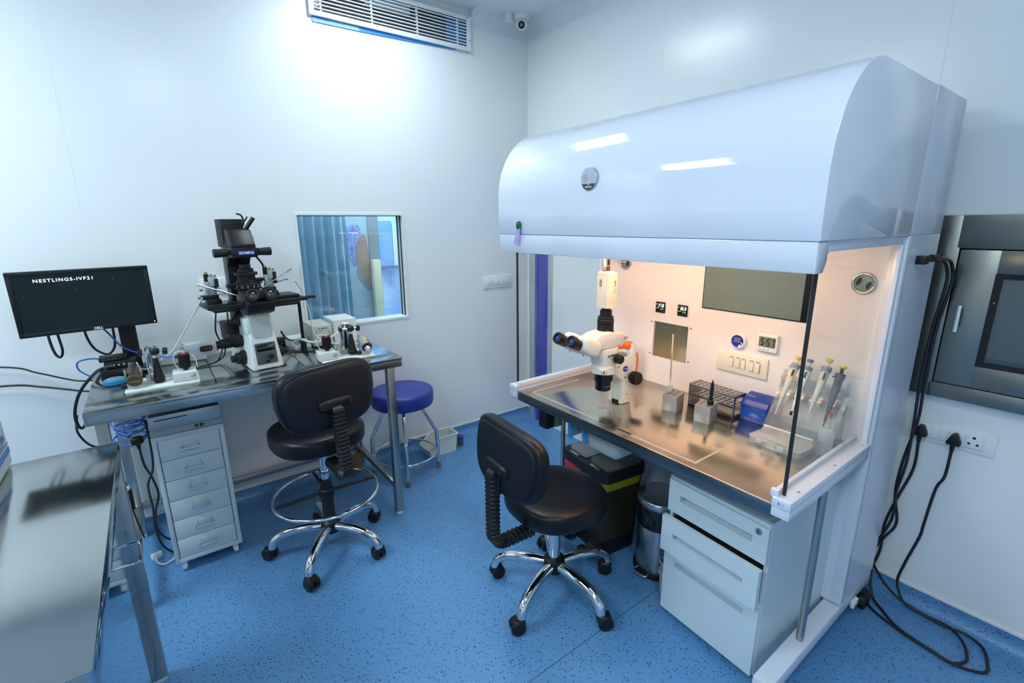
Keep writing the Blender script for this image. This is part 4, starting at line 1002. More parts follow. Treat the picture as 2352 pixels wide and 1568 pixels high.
# rear plenum below and around the inner panel, with a recess for the niche
ny0, ny1, nz0, nz1 = 1.262, 1.455, .937, 1.117        # niche opening
q0, q1 = XP+.012, XB
m = WB(t, M['hoodside'])
m.box((q0, HY0, .135), (q1, ny0-.004, 1.549)); m.box((q0, ny1+.004, .135), (q1, HY1, 1.549)); m.box((q0, ny0-.004, .135), (q1, ny1+.004, nz0-.004)); m.box((q0, ny0-.004, nz1+.004), (q1, ny1+.004, 1.549)); m.box((2.10, ny0-.004, nz0-.004), (q1, ny1+.004, nz1+.004))
m.box((1.955, HY0, .135), (XP+.014, HY0+.045, 1.549), b=.004); m.box((1.955, HY1-.045, .135), (XP+.014, HY1, 1.549), b=.004)
m.box((1.955, HY0+.04, .135), (XP+.014, HY1-.04, WZ-.02))
m.obj('plenum', t)
m = WB(t, M['panelin'])
p0, p1 = XP, XP+.011
m.box((p0, HY0+.04, WZ-.01), (p1, ny0, 1.545)); m.box((p0, ny1, WZ-.01), (p1, HY1-.04, 1.545)); m.box((p0, ny0, WZ-.01), (p1, ny1, nz0)); m.box((p0, ny0, nz1), (p1, ny1, 1.545))
m.obj('inner_panel', t)
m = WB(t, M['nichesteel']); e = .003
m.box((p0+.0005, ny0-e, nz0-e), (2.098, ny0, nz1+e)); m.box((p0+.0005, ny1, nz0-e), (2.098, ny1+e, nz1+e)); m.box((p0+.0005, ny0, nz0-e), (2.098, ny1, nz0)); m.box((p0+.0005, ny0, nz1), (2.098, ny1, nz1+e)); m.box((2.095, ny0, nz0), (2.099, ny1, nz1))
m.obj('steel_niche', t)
for y in (ny0-.014, ny1+.014):
    for z in (nz0+.012, nz1-.006):
        m = WB(t, M['dark']); m.cyl((p0+.001, y, z), (p0-.0015, y, z), .0035, n=12); m.obj('screw', t)
# worktop with turned-down apron
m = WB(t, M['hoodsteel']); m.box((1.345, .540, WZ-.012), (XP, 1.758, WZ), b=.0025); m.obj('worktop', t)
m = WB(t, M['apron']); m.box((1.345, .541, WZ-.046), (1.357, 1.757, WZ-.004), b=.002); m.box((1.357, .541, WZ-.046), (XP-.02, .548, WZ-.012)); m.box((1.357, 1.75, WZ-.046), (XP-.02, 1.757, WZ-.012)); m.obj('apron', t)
z = WZ+.0004
for lo, hi in (((1.387, 1.27), (1.397, 1.70)), ((1.380, .812), (1.390, 1.09)), ((1.391, .812), (1.56, .820)), ((1.398, 1.695), (1.70, 1.703)), ((1.60, 1.245), (1.70, 1.25))):
    m = WB(t, M['tape']); m.box((*lo, WZ-.001), (*hi, z)); m.obj('marking_line', t)
for y0_, y1_ in ((1.205, 1.262), (1.098, 1.160)):
    m = WB(t, M['dark']); m.box((1.385, y0_, WZ-.001), (1.396, y1_, z)); m.obj('black_strip', t)
m = WB(t, M['glassw']); m.cyl((1.509, 1.346, WZ-.001), (1.509, 1.346, WZ+.0008), .027, m=M['lidgrey'], n=40); m.torus((1.509, 1.346, WZ+.0004), .0285, .0012, M['chrome'], N=40); m.obj('viewing_port', t)
# side rails: stacked white channels with screws
for s_, ya, yb in ((0, .488, .541), (1, 1.757, 1.812)):
    m = WB(t, M['hoodside'])
    m.box((1.336, ya, WZ-.002), (1.955, yb, WZ+.026), b=.003); m.box((1.340, ya+.002, WZ-.034), (1.955, yb, WZ-.003), b=.003)
    yi = yb if s_ == 0 else ya
    m.box((1.350, yi-.006, WZ+.02), (1.955, yi+.006, WZ+.040), b=.002); m.box((1.346, yi-.012, WZ+.02), (1.362, yi+.010, WZ+.045), b=.003)
    rl = m.obj('side_rail', t)
    m = WB(t, M['chromed'])
    for x in (1.42, 1.68, 1.92): m.cyl((x, ya+.016 if s_ == 0 else yb-.016, WZ+.025), (x, ya+.016 if s_ == 0 else yb-.016, WZ+.0275), .004, n=14)
    m.obj('screw', rl)
    m = WB(t, M['inkblue']); m.text('R-1' if s_ == 0 else 'L-1', .013, (1.3355, (ya+yb)/2, WZ+.012), (0, -1, 0), (0, 0, 1)); m.obj('handwriting', rl)
# glass ends with dark front edge and frame
for s_, yg in ((0, .520), (1, 1.780)):
    m = WB(t, M['glass']); m.box((1.366, yg-.003, WZ+.030), (1.958, yg+.003, 1.552)); gp = m.obj('glass_end', t)
    m = WB(t, M['dark']); m.box((1.361, yg-.0045, WZ+.030), (1.3665, yg+.0045, 1.549)); m.obj('glass_edge', gp)
    m = WB(t, M['hoodside']); m.box((1.355, yg-.022 if s_ == 0 else yg+.004, 1.522), (1.958, yg-.004 if s_ == 0 else yg+.022, 1.549), b=.002); m.box((1.935, yg-.022 if s_ == 0 else yg+.004, WZ+.02), (1.958, yg-.004 if s_ == 0 else yg+.022, 1.549), b=.002); m.obj('glass_frame', gp)
# legs, beams, castors
for y in (.520, 1.780):
    m = WB(t, M['chromed']); m.cyl((1.675, y, .10), (1.675, y, WZ-.036), .0125, n=24); m.obj('leg', t)
    m = WB(t, M['hoodside']); m.box((1.40, y-.030, .078), (2.29, y+.030, .130), b=.004); bm_ = m.obj('base_beam', t)
    for x in (1.47, 2.22):
        if x > 2: yb_, y_ = y, y-.040 if y < 1 else y+.040
        else: y_ = y
        m = WB(t, M['black']); m.cyl((x-.02, y_-.015, .034), (x-.02, y_+.015, .034), .034, b=.006, n=28); m.box((x-.03, y_-.020, .03), (x+.012, y_+.020, .074), b=.006); m.box((x-.03, min(y, y_)-.005, .060), (x+.012, max(y, y_)+.005, .077)); m.cyl((x, y, .06), (x, y, .08), .012); m.obj('castor', bm_)
m = WB(t, M['white']); m.box((2.075, .476, .062), (2.125, .490, .092), b=.003)
for x in (2.085, 2.115): m.cyl((x, .477, .077), (x, .474, .077), .004, m=M['chromed'], n=12)
m.obj('cable_clamp', t)
# badge
m = WB(t, M['badge']); nx = Vector((-1, 0, .02)).normalized()
m.cyl((1.285, 1.252, 1.745), (1.276, 1.252, 1.745), .0405, .0395, n=48, b=.0008)
m.prism([(1.252+.034*math.cos(R(a)), 1.745-.004+.034*math.sin(R(a))) for a in range(200, 341, 10)], 'x', 1.2755, 1.277, M['ink'])
m.prism([(1.252+.016+.012*math.cos(R(a)), 1.745+.004+.014*math.sin(R(a))) for a in range(0, 360, 20)], 'x', 1.2755, 1.277, M['msgrey'])
m.cyl((1.277, 1.252, 1.727), (1.2752, 1.252, 1.727), .0038, m=M['yellow'], n=14); m.cyl((1.277, 1.2545, 1.724), (1.2752, 1.2545, 1.724), .0020, m=M['green'], n=10)
m.text('PURE AIR', .0075, (1.2750, 1.252, 1.718), (0, -1, 0), (0, 0, 1), M['inkwhite'], bold=.0003)
for k in range(5): m.box((1.2756, 1.222, 1.746+k*.003), (1.2762, 1.244, 1.7465+k*.003), M['inkgrey'])
m.obj('badge', t)
# fittings on the inner panel
def disp(y, z, num):
    m = WB(t, M['blackg']); m.box((XP-.006, y-.0265, z-.0265), (XP+.001, y+.0265, z+.0265), b=.003); dd = m.obj('temperature_display', t)
    m = WB(t, M['ledw']); m.digits(num, .0150, .0075, (XP-.0062, y-.004, z+.010), (0, -1, 0), tk=.16); m.box((XP-.0066, y+.019, z+.012), (XP-.0060, y+.0205, z+.018)); m.digits('37.0', .0075, .0040, (XP-.0062, y-.010, z-.007), (0, -1, 0), M['ledg'], tk=.17)
    m.cyl((XP-.006, y+.018, z-.004), (XP-.0066, y+.018, z-.004), .0022, m=M['ledy'], n=10); m.box((XP-.0066, y+.006, z-.005), (XP-.0060, y+.013, z-.003), M['ledy'])
    for k in range(4): m.box((XP-.0066, y+.018-k*.012, z-.0185), (XP-.0060, y+.014-k*.012, z-.0165), M['inkgrey'])
    m.obj('digits', dd)
disp(1.421, 1.190, '37.0'); disp(1.298, 1.190, '36.9')
m = WB(t, M['blackg']); m.box((XP-.004, .762, 1.218), (XP+.001, 1.200, 1.478)); fr_ = m.obj('panel_screen', t)
m = WB(t, M['greyscreen']); m.box((XP-.0055, .784, 1.2225), (XP-.0035, 1.196, 1.474)); m.obj('display', fr_)
m = WB(t, M['cream']); m.box((XP-.010, .880, .957), (XP+.001, 1.102, 1.045), b=.004); sp_ = m.obj('switch_plate', t)
for y, on_ in ((1.034, 0), (1.005, 0), (.981, 0), (.946, 0), (.919, 1)):
    m = WB(t, M['cream']); m.box((XP-.0145-(.004 if on_ else 0), y-.0095, .982), (XP-.009, y+.0095, 1.020), b=.002); m.box((XP-.0108, y-.0108, .9805), (XP-.0095, y+.0108, 1.0215), M['inkgrey']); m.obj('rocker', sp_)
m = WB(t, M['ink'])
for y in (1.034, 1.005, .981, .946, .919): m.box((XP-.0106, y-.008, 1.0245), (XP-.0099, y+.008, 1.0268))
m.obj('switch_marks', sp_)
for y in (1.09, .892):
    m = WB(t, M['cream']); m.cyl((XP-.009, y, 1.0), (XP-.0115, y, 1.0), .005, n=16); m.obj('screw_cap', sp_)
for y, z in ((1.652, 1.395), (.597, 1.385)):
    m = WB(t, M['goldring']); m.torus((XP-.004, y, z), .033, .0058, N=48, axis=(1, 0, 0)); m.cyl((XP+.001, y, z), (XP-.004, y, z), .030, m=M['msgrey'], n=40)
    m.cyl((XP-.003, y, z), (XP-.0062, y, z), .0265, m=M['goldring'], n=40); gr = m.obj('cable_grommet', t)
    m = WB(t, M['dark'])
    for s_ in (-1, 1):
        c0 = R(20 if s_ > 0 else 200)
        pts = [(y+.0235*math.cos(c0+R(a)), z+.0235*math.sin(c0+R(a))) for a in range(-45, 46, 9)]
        pc = (y+.0235*1.25*math.cos(c0), z+.0235*1.25*math.sin(c0))
        pts += [(pc[0]+.0205*math.cos(c0+PI+R(a)), pc[1]+.0205*math.sin(c0+PI+R(a))) for a in range(-55, 56, 11)]
        m.prism(pts, 'x', XP-.0067, XP-.0058)
    m.obj('opening', gr)
m = WB(t, M['whitecable']); m.tube([(XP-.006, 1.652, 1.395), (1.90, 1.66, 1.41), (1.80, 1.62, 1.45), (1.66, 1.50, 1.50)], .0045, k=8); m.tube([(1.40, 1.70, 1.54), (1.42, 1.69, 1.480), (1.44, 1.67, 1.466), (1.45, 1.645, 1.478), (1.46, 1.63, 1.53)], .004, k=8); m.obj('inside_cable', t)
# light source housing under the viewing port
m = WB(t, M['boxlight'])
m.box((1.46, 1.22, .60), (1.66, 1.42, WZ-.013), b=.03, seg=4); m.box((1.45, 1.42, .715), (1.60, 1.515, WZ-.047), b=.01); m.box((1.45, 1.485, .625), (1.60, 1.515, .74), b=.010); m.box((1.45, 1.385, .640), (1.47, 1.425, .74), b=.006)
lh = m.obj('light_housing', t)
for lo, hi in (((1.4485, 1.478, .622), (1.4515, 1.508, .685)), ((1.4485, 1.385, .634), (1.4515, 1.411, .690))):
    m = WB(t, M['bluetape']); m.box(lo, hi); m.obj('tape_piece', lh)
m = WB(t, M['greyplastic']); m.box((1.585, 1.815, .505), (1.645, 1.885, .640), b=.008, m=M['black']); m.box((1.645, 1.812, .500), (1.70, 1.888, .645), b=.012, m=M['lidgrey']); m.box((1.675, 1.79, .55), (1.70, 1.82, .60), m=M['black']); m.obj('adapter_box', t)
# black clip for the mains leads on the end frame
m = WB(t, M['black']); m.box((2.060, .462, 1.452), (2.105, .490, 1.480), b=.003); m.tube([(2.08, .47, 1.468), (2.14, .462, 1.468), (2.20, .46, 1.462)], .010, k=4); m.box((2.12, .448, 1.468), (2.15, .470, 1.482), b=.002); m.obj('cable_clip', t)
# magnet and note on the canopy
m = MB(M['green']); m.super((1.277, 1.657, 1.587), .010, .0145, .0185, 1, 1); solo('magnet', m, 'round green magnet at the end of the canopy front', 'magnet')
m = MB(M['purple'])
pp = [(1.664, 1.578), (1.650, 1.578), (1.648, 1.56), (1.655, 1.512), (1.684, 1.514), (1.667, 1.562)]
m.prism([(1.667, 1.582), (1.643, 1.582), (1.646, 1.548), (1.660, 1.506), (1.691, 1.509), (1.674, 1.545)], 'x', 1.2735, 1.2745)
for k in range(6): m.box((1.2731, 1.662+.003*k, 1.536-.0045*k), (1.2736, 1.678+.0022*k, 1.5368-.0045*k), M['inkgrey'])
solo('paper_note', m, 'purple handwritten note held by the green magnet', 'note')

# ------------------------------------------------------------------ timer and clock on the panel
t = thing('round_timer', 'round white and blue timer stuck on the inner panel', 'timer', (XP, 1.012, 1.068))
m = WB(t, M['socket']); m.cyl((XP, 1.012, 1.098), (XP-.016, 1.012, 1.098), .033, .031, n=40, b=.003); m.obj('case', t)
m = WB(t, M['olymblue']); m.cyl((XP-.0155, 1.014, 1.100), (XP-.0168, 1.014, 1.100), .0265, n=40); m.obj('face', t)
m = WB(t, M['lcd']); m.box((XP-.0174, 1.001, 1.104), (XP-.0166, 1.027, 1.115)); m.obj('display', t)
m = WB(t, M['socket']); m.cyl((XP-.016, 1.001, 1.0795), (XP-.0195, 1.001, 1.0795), .0068, n=20, b=.001); m.cyl((XP-.016, .992, 1.088), (XP-.0185, .992, 1.088), .003, n=14); m.cyl((XP-.016, .9935, 1.0945), (XP-.0185, .9935, 1.0945), .003, n=14); m.box((XP-.0172, 1.0, 1.0975), (XP-.0166, 1.03, 1.099), M['inkwhite']); m.obj('button', t)
t = thing('digital_clock', 'white digital clock reading 5:57 on the inner panel', 'clock', (XP, .890, 1.078))
m = WB(t, M['socket']); m.box((XP-.018, .850, 1.078), (XP, .932, 1.152), b=.005, seg=3); m.obj('case', t)
m = WB(t, M['lcd']); m.box((XP-.0188, .857, 1.098), (XP-.0176, .923, 1.140), b=.0004); dd = m.obj('display', t)
m = WB(t, M['lcdtext']); m.digits('5:57', .030, .0135, (XP-.0190, .889, 1.119), (0, -1, 0)); m.obj('digits', dd)
m = WB(t, M['msgrey'])
for y in (.915, .900, .884): m.box((XP-.0190, y-.004, 1.086), (XP-.0178, y+.004, 1.090), b=.0005)
m.obj('button', t)

# ------------------------------------------------------------------ stereo microscope on the worktop (operator side is -x)
AX, AY = 1.513, 1.360
t = thing('stereo_microscope', 'white stereo microscope with a camera on top under the hood', 'microscope', (1.62, 1.37, WZ))
m = WB(t, M['scopewhite'])
m.box((1.600, 1.325, WZ+.002), (1.660, 1.345, 1.015), b=.003); m.box((1.600, 1.385, WZ+.002), (1.660, 1.405, 1.015), b=.003); m.box((1.608, 1.34, WZ+.012), (1.655, 1.39, .93), b=.002)
m.box((1.603, 1.345, WZ), (1.66, 1.385, WZ+.012), M['black']); m.box((1.605, 1.345, .985), (1.65, 1.388, 1.03), M['lidgrey'], b=.006)
for z in (.845, .93): m.cyl((1.630, 1.3255, z), (1.630, 1.3235, z), .003, m=M['dark'], n=10)
m.obj('column', t)
m = WB(t, M['scopewhite'])
m.lathe([(.044, 0), (.054, .003), (.054, .035), (.048, .040)], (AX, AY, .962), n=40)
m.prism([(1.53, .963), (1.60, .915), (1.66, .885), (1.668, .91), (1.668, .985), (1.60, 1.005), (1.53, 1.0)], 'y', 1.322, 1.398, b=.006)
m.box((AX-.062, AY-.05, .972), (AX-.03, AY-.02, .994), b=.004)
ar = m.obj('focus_arm', t)
m = WB(t, M['olymblue']); m.super((1.612, 1.3215, .968), .017, .002, .013, 1, 1); m.text('OLYMPUS', .0055, (1.612, 1.3190, .968), (1, 0, 0), (0, 0, 1), M['inkwhite']); m.obj('badge', ar)
m = WB(t, M['black']); m.cyl((AX-.054, AY-.044, .983), (AX-.058, AY-.050, .983), .0065, n=16); m.cyl((1.567, 1.3225, .985), (1.567, 1.320, .985), .003, n=10); m.cyl((1.612, 1.3225, .928), (1.612, 1.320, .928), .0035, n=10); m.obj('lock_screws', ar)
for s_ in (-1, 1):
    y0_ = 1.36+s_*.038
    m = WB(t, M['black']); m.cyl((1.648, y0_, .925), (1.648, y0_+s_*.012, .925), .016); m.cyl((1.648, y0_+s_*.010, .925), (1.648, y0_+s_*.050, .925), .0285, .0265, b=.004, n=32)
    for k in range(22):
        a = 2*PI*k/22; m.box((1.648+.0278*math.cos(a)-.0012, min(y0_+s_*.015, y0_+s_*.044), .925+.0278*math.sin(a)-.0012), (1.648+.0278*math.cos(a)+.0012, max(y0_+s_*.015, y0_+s_*.044), .925+.0278*math.sin(a)+.0012))
    m.obj('focus_knob', t)
m = WB(t, M['scopewhite'])
def sq(z, hx, hy, cx=AX): return (z, hx, hy, cx)
b2 = bmesh.new(); rr = []
for z, hx, hy, ox in ((1.000, .046, .046, 0), (1.015, .052, .050, -.002), (1.045, .056, .052, -.004), (1.072, .058, .052, -.004), (1.078, .056, .050, -.004)):
    rr.append([b2.verts.new((AX+ox+hx*math.copysign(abs(math.cos(a))**.7, math.cos(a)), AY+hy*math.copysign(abs(math.sin(a))**.7, math.sin(a)), z)) for a in [2*PI*i/32 for i in range(32)]])
for p, q in zip(rr, rr[1:]):
    for i in range(32): b2.faces.new([p[i], p[(i+1) % 32], q[(i+1) % 32], q[i]])
b2.faces.new(rr[0][::-1]); b2.faces.new(rr[-1]); m.merge(b2); zb = m.obj('zoom_body', t)
m = WB(t, M['ink']); m.text('OLYMPUS', .0125, (AX-.010, AY-.0535, 1.050), (1, 0, 0), (0, 0, 1), bold=.0004); m.text('SZX7', .009, (AX-.010, AY-.0535, 1.036), (1, 0, 0), (0, 0, 1), M['inkgrey']); m.obj('lettering', zb)
for s_ in (-1, 1):
    y0_ = AY+s_*.048
    m = WB(t, M['black']); m.cyl((AX+.012, y0_, 1.035), (AX+.012, y0_+s_*.010, 1.035), .012); m.cyl((AX+.012, y0_+s_*.008, 1.035), (AX+.012, y0_+s_*.040, 1.035), .0215, .0195, b=.004, n=28); m.obj('zoom_knob', t)
m = WB(t, M['blackg']); m.cyl((AX, AY, .925), (AX, AY, .964), .041, b=.002, n=40); m.cyl((AX, AY, .884), (AX, AY, .926), .0345, b=.003, n=40)
for k in range(6): m.box((AX-.024+.008*k, AY-.0352, .905), (AX-.020+.008*k, AY-.0340, .908), M['inkgrey'])
m.obj('objective', t)
m = WB(t, M['scopewhite'])
m.prism([(1.455, 1.078), (1.568, 1.078), (1.625, 1.105), (1.628, 1.118), (1.575, 1.142), (1.50, 1.152), (1.44, 1.148), (1.395, 1.13), (1.385, 1.10), (1.41, 1.075)], 'y', 1.318, 1.402, b=.010, seg=3)
hd = m.obj('observation_head', t)
m = WB(t, M['ink'])
for a, c_ in ((1.588, 1.113), (1.588, 1.107), (1.600, 1.113)): m.box((a, 1.3172, c_), (a+.007, 1.3180, c_+.003))
m.obj('small_marks', hd)
for s_ in (-1, 1):
    yy = AY+s_*.039; d = Vector((-.80, 0, .60)).normalized() if False else Vector((-.79, 0, .46)).normalized()
    m = WB(t, M['scopewhite']); m.super((1.372, yy, 1.108), .058, .0335, .036, .55, .6, X=Matrix.Rotation(R(28), 4, 'Y')); tb = m.obj('tube_housing', t)
    c0 = Vector((1.345, yy, 1.105))
    m = WB(t, M['black']); m.cyl(c0, c0+d*.045, .0185, .0185, n=32); m.lathe([(.0185, 0), (.0225, .003), (.0225, .020), (.0245, .026), (.0245, .048), (.0225, .053), (.017, .053), (.014, .046)], c0+d*.032, None, 36, d, caps=False); ep = m.obj('eyepiece', t)
    m = WB(t, M['blackg']); m.cyl(c0+d*.078, c0+d*.080, .0165, n=28); m.cyl(c0+d*.080, c0+d*.0805, .008, m=M['bluebox2'], n=20); m.obj('lens', ep)
    m = WB(t, M['chromed']); m.cyl(c0+Vector((0, 0, -.018)), c0+Vector((0, 0, -.032)), .003, n=10); m.obj('set_screw', ep)
# phototube and camera
m = WB(t, M['blackm'])
for z0_, z1_, r_ in ((1.142, 1.150, .038), (1.150, 1.180, .0345), (1.182, 1.200, .0355), (1.200, 1.212, .033), (1.212, 1.238, .0255), (1.236, 1.252, .018)): m.cyl((AX, AY, z0_), (AX, AY, z1_), r_, m=M['black'], b=.002, n=36)
m.cyl((AX-.02, AY-.03, 1.158), (AX-.021, AY-.0335, 1.158), .002, m=M['chromed'], n=8)
m.obj('phototube', t)
m = WB(t, M['cream'])
m.vbox((AX-.031, AY-.033, 1.250), (AX+.031, AY+.033, 1.392), b=.010, seg=4)
m.super((AX-.012, AY-.0, 1.392), .020, .031, .010, .7, .6); m.super((AX+.014, AY+.0, 1.392), .016, .031, .007, .7, .6)
m.box((AX-.0305, AY-.024, 1.272), (AX-.0318, AY+.024, 1.376)); m.box((AX-.020, AY-.0335, 1.268), (AX+.024, AY-.0328, 1.380), b=.0004)
cm = m.obj('scope_camera', t)
m = WB(t, M['ink']); m.box((AX-.0322, AY+.000, 1.338), (AX-.0318, AY+.014, 1.368), M['inkgrey'])
for z in (1.327, 1.315): m.cyl((AX-.0312, AY+.006, z), (AX-.0325, AY+.006, z), .0015, n=8)
for y in (AY+.020, AY-.014): m.cyl((AX-.0312, y, 1.292), (AX-.0325, y, 1.292), .0013, n=8)
m.text('VISTA', .0095, (AX+.010, AY-.0338, 1.352), (0, 0, -1), (1, 0, 0), bold=.0003); m.text('VPC-450', .005, (AX+.010, AY-.0338, 1.320), (0, 0, -1), (1, 0, 0))
m.box((AX-.026, AY-.006, 1.393), (AX-.006, AY+.004, 1.4035), M['dark'])
m.obj('camera_marks', cm)
m = WB(t, M['whitecable']); m.tube([(AX-.016, AY, 1.418), (AX-.018, AY+.004, 1.45), (AX-.02, AY+.02, 1.515)], .0045); m.tube([(AX-.016, AY, 1.42), (AX-.020, AY+.003, 1.405), (AX-.022, AY+.002, 1.396)], .0012, m=M['ledr']); m.tube([(AX-.016, AY, 1.42), (AX-.010, AY-.003, 1.408), (AX-.010, AY-.003, 1.396)], .0012, m=M['dark']); m.tube([(AX+.004, AY, 1.452), (AX+.004, AY+.005, 1.48), (AX+.002, AY+.02, 1.515)], .0045)
m.cyl((AX+.004, AY, 1.396), (AX+.004, AY, 1.425), .0068, m=M['brown'], b=.001); m.cyl((AX+.004, AY, 1.425), (AX+.004, AY, 1.452), .0055, .0045, m=M['blackm']); m.cyl((AX+.004, AY, 1.421), (AX+.004, AY, 1.424), .0073, m=M['orange'])
m.obj('camera_leads', t)

# ------------------------------------------------------------------ pipette controller standing behind the scope
t = thing('pipette_controller', 'orange and white pipette controller behind the stereo microscope', 'pipette controller', (1.90, 1.545, WZ))
m = WB(t, M['socket']); m.tube([(1.90, 1.535, .995), (1.905, 1.522, .955), (1.91, 1.520, .91), (1.91, 1.525, .86), (1.91, 1.535, .805)], lambda u: .018+.005*u, n=16); m.super((1.905, 1.53, .808), .040, .032, .010, .5, .8); m.obj('handle', t)
m = WB(t, M['orange']); m.super((1.895, 1.545, .985), .024, .026, .022, .8, .8); m.cyl((1.895, 1.555, .980), (1.885, 1.600, .962), .013, .0095, b=.001); m.tube([(1.915, 1.507, .95), (1.92, 1.503, .90), (1.92, 1.507, .85)], .008); m.obj('head', t)
m = WB(t, M['orange'])
for y, z in ((1.553, .918), (1.571, .908)): m.super((1.89, y, z), .009, .010, .006, .8, .9); m.cyl((1.895, y-.01, z-.014), (1.891, y, z-.002), .006, m=M['socket'])
m.obj('trigger', t)
m = WB(t, M['chromed']); m.cyl((1.885, 1.590, .985), (1.875, 1.655, .985), .004); m.cyl((1.877, 1.64, .985), (1.874, 1.665, .985), .0055, m=M['dark']); m.obj('nozzle', t)

# ------------------------------------------------------------------ things on the worktop
def block(x, y, rz, label):
    t = thing('heating_block', label, 'block', (x, y, WZ), R(rz), 'grey tube blocks')
    m = MB(M['alublock']); m.box((-.042, -.032, 0), (.042, .032, .072), b=.0015); m.obj('body', t)
    for i in range(3):
        for j in range(2):
            m = MB(M['blackhole']); m.cyl((-.026+.026*i, -.014+.028*j, .0715), (-.026+.026*i, -.014+.028*j, .0724), .0085, n=24); m.torus((-.026+.026*i, -.014+.028*j, .0722), .0088, .0008, M['chromed'], N=24, n=6); m.obj('tube_hole', t)
    return t
block(1.742, 1.158, 13, 'grey tube block holding the thermometer')
block(1.742, 1.002, 11, 'grey tube block holding the black marker')
t = thing('thermometer', 'glass thermometer standing in the grey block', 'thermometer', (1.733, 1.172, WZ+.0725))
m = MB(M['thermglass']); m.cyl((0, 0, .0), (-.0, .004, .255), .0034, .0030, n=14); m.super((0, .004, .255), .004, .004, .006, 1, 1); m.obj('tube', t)
m = MB(M['inkgrey']); m.cyl((-.0022, .0005, .06), (-.0022, .0030, .18), .0022, n=8); m.obj('mercury_column', t)
m = MB(M['cloudyw']); m.cyl((0, 0, .006), (0, 0, .038), .012, .0105, b=.002); m.cyl((0, 0, .014), (0, 0, .020), .0145, n=24); m.obj('stopper', t)
t = thing('marker_pen', 'black marker standing upright in the grey block by the rack', 'pen', (1.742, .985, WZ+.0725))
m = MB(M['black']); m.cyl((0, 0, 0), (0, 0, .020), .0125, b=.002); m.cyl((0, 0, .018), (0, -.001, .085), .0072, .0068); m.cyl((0, -.001, .085), (0, -.0015, .098), .0068, .0035); m.cyl((0, -.0015, .098), (0, -.002, .106), .0025, .0015); m.obj('body', t)
# rack
t = thing('tube_rack', 'three-tier stainless tube rack beside the blue box', 'rack', (1.880, 1.040, WZ), R(-3))
for z in (.014, .055, .098):
    m = MB(M['steelt']); m.box((-.042, -.108, z-.0012), (.042, .108, z)); m.box((-.042, -.108, z-.008), (-.0405, .108, z)); m.box((.0405, -.108, z-.008), (.042, .108, z)); tr = m.obj('tier', t)
    for i in range(9):
        for j in range(3):
            if z < .05: continue
            m = MB(M['blackhole']); m.cyl((-.026+.026*j, -.094+.0235*i, z-.0004), (-.026+.026*j, -.094+.0235*i, z+.0004), .0088, n=20); m.torus((-.026+.026*j, -.094+.0235*i, z+.0002), .0092, .0006, M['chromed'], N=20, n=6); m.obj('tube_hole', tr)
for y in (-.108, .1065):
    m = MB(M['chromed']); m.box((-.042, y, 0), (.042, y+.0015, .100)) if y > 0 else (m.box((-.042, y, 0), (-.030, y+.0015, .100)), m.box((.030, y, 0), (.042, y+.0015, .100)), m.box((-.042, y, .085), (.042, y+.0015, .100)), m.box((-.042, y, .0), (.042, y+.0015, .014))); m.obj('end_plate', t)
# blue box
t = thing('blue_storage_box', 'translucent blue box with a sloping lid between the rack and the pipettes', 'box', (1.915, .873, WZ), R(0))
m = MB(M['bluebox']); m.prism([(-.045, 0), (.045, 0), (.045, .070), (-.045, .060)], 'y', -.052, .052, b=.003); m.obj('body', t)
m = MB(M['bluebox2']); m.prism([(-.047, .052), (.047, .062), (.047, .100), (.030, .104), (-.030, .088), (-.047, .068)], 'y', -.054, .054, b=.003); ld = m.obj('lid', t)
m = MB(M['inkwhite']); m.text('Thermo', .010, (-.004, .030, .0962), (0, -1, 0), (1, 0, .26), ext=.0002); m.obj('lettering', ld)
# pipette stand
t = thing('pipette_stand', 'clear acrylic pipette stand with a lamp reflection painted white along its front edge', 'stand', (1.90, .69, WZ))
m = WB(t, M['acryl']); m.prism([(1.835, .818), (1.838, .814), (1.958, .985), (1.954, .988)], 'y', .575, .812); m.box((1.835, .575, .801), (1.962, .812, .806)); m.box((1.836, .575, .801), (1.841, .812, .818)); m.obj('sloping_plate', t)
m = WB(t, M['socket']); m.box((1.8335, .628, .8165), (1.8415, .808, .8225), b=.002); m.obj('painted_reflection', t)  # white strip stands in for the hood lamp's reflection in the acrylic
m = WB(t, M['acryl']); m.box((1.905, .58, 1.000), (1.962, .800, 1.004)); m.box((1.905, .58, 1.000), (1.908, .800, 1.012)); m.box((1.890, .58, .935), (1.958, .800, .938))
for y in (.58, .797): m.prism([(1.84, .806), (1.96, .806), (1.96, 1.03), (1.93, 1.03)], 'y', y, y+.003)
m.obj('holder_shelf', t)
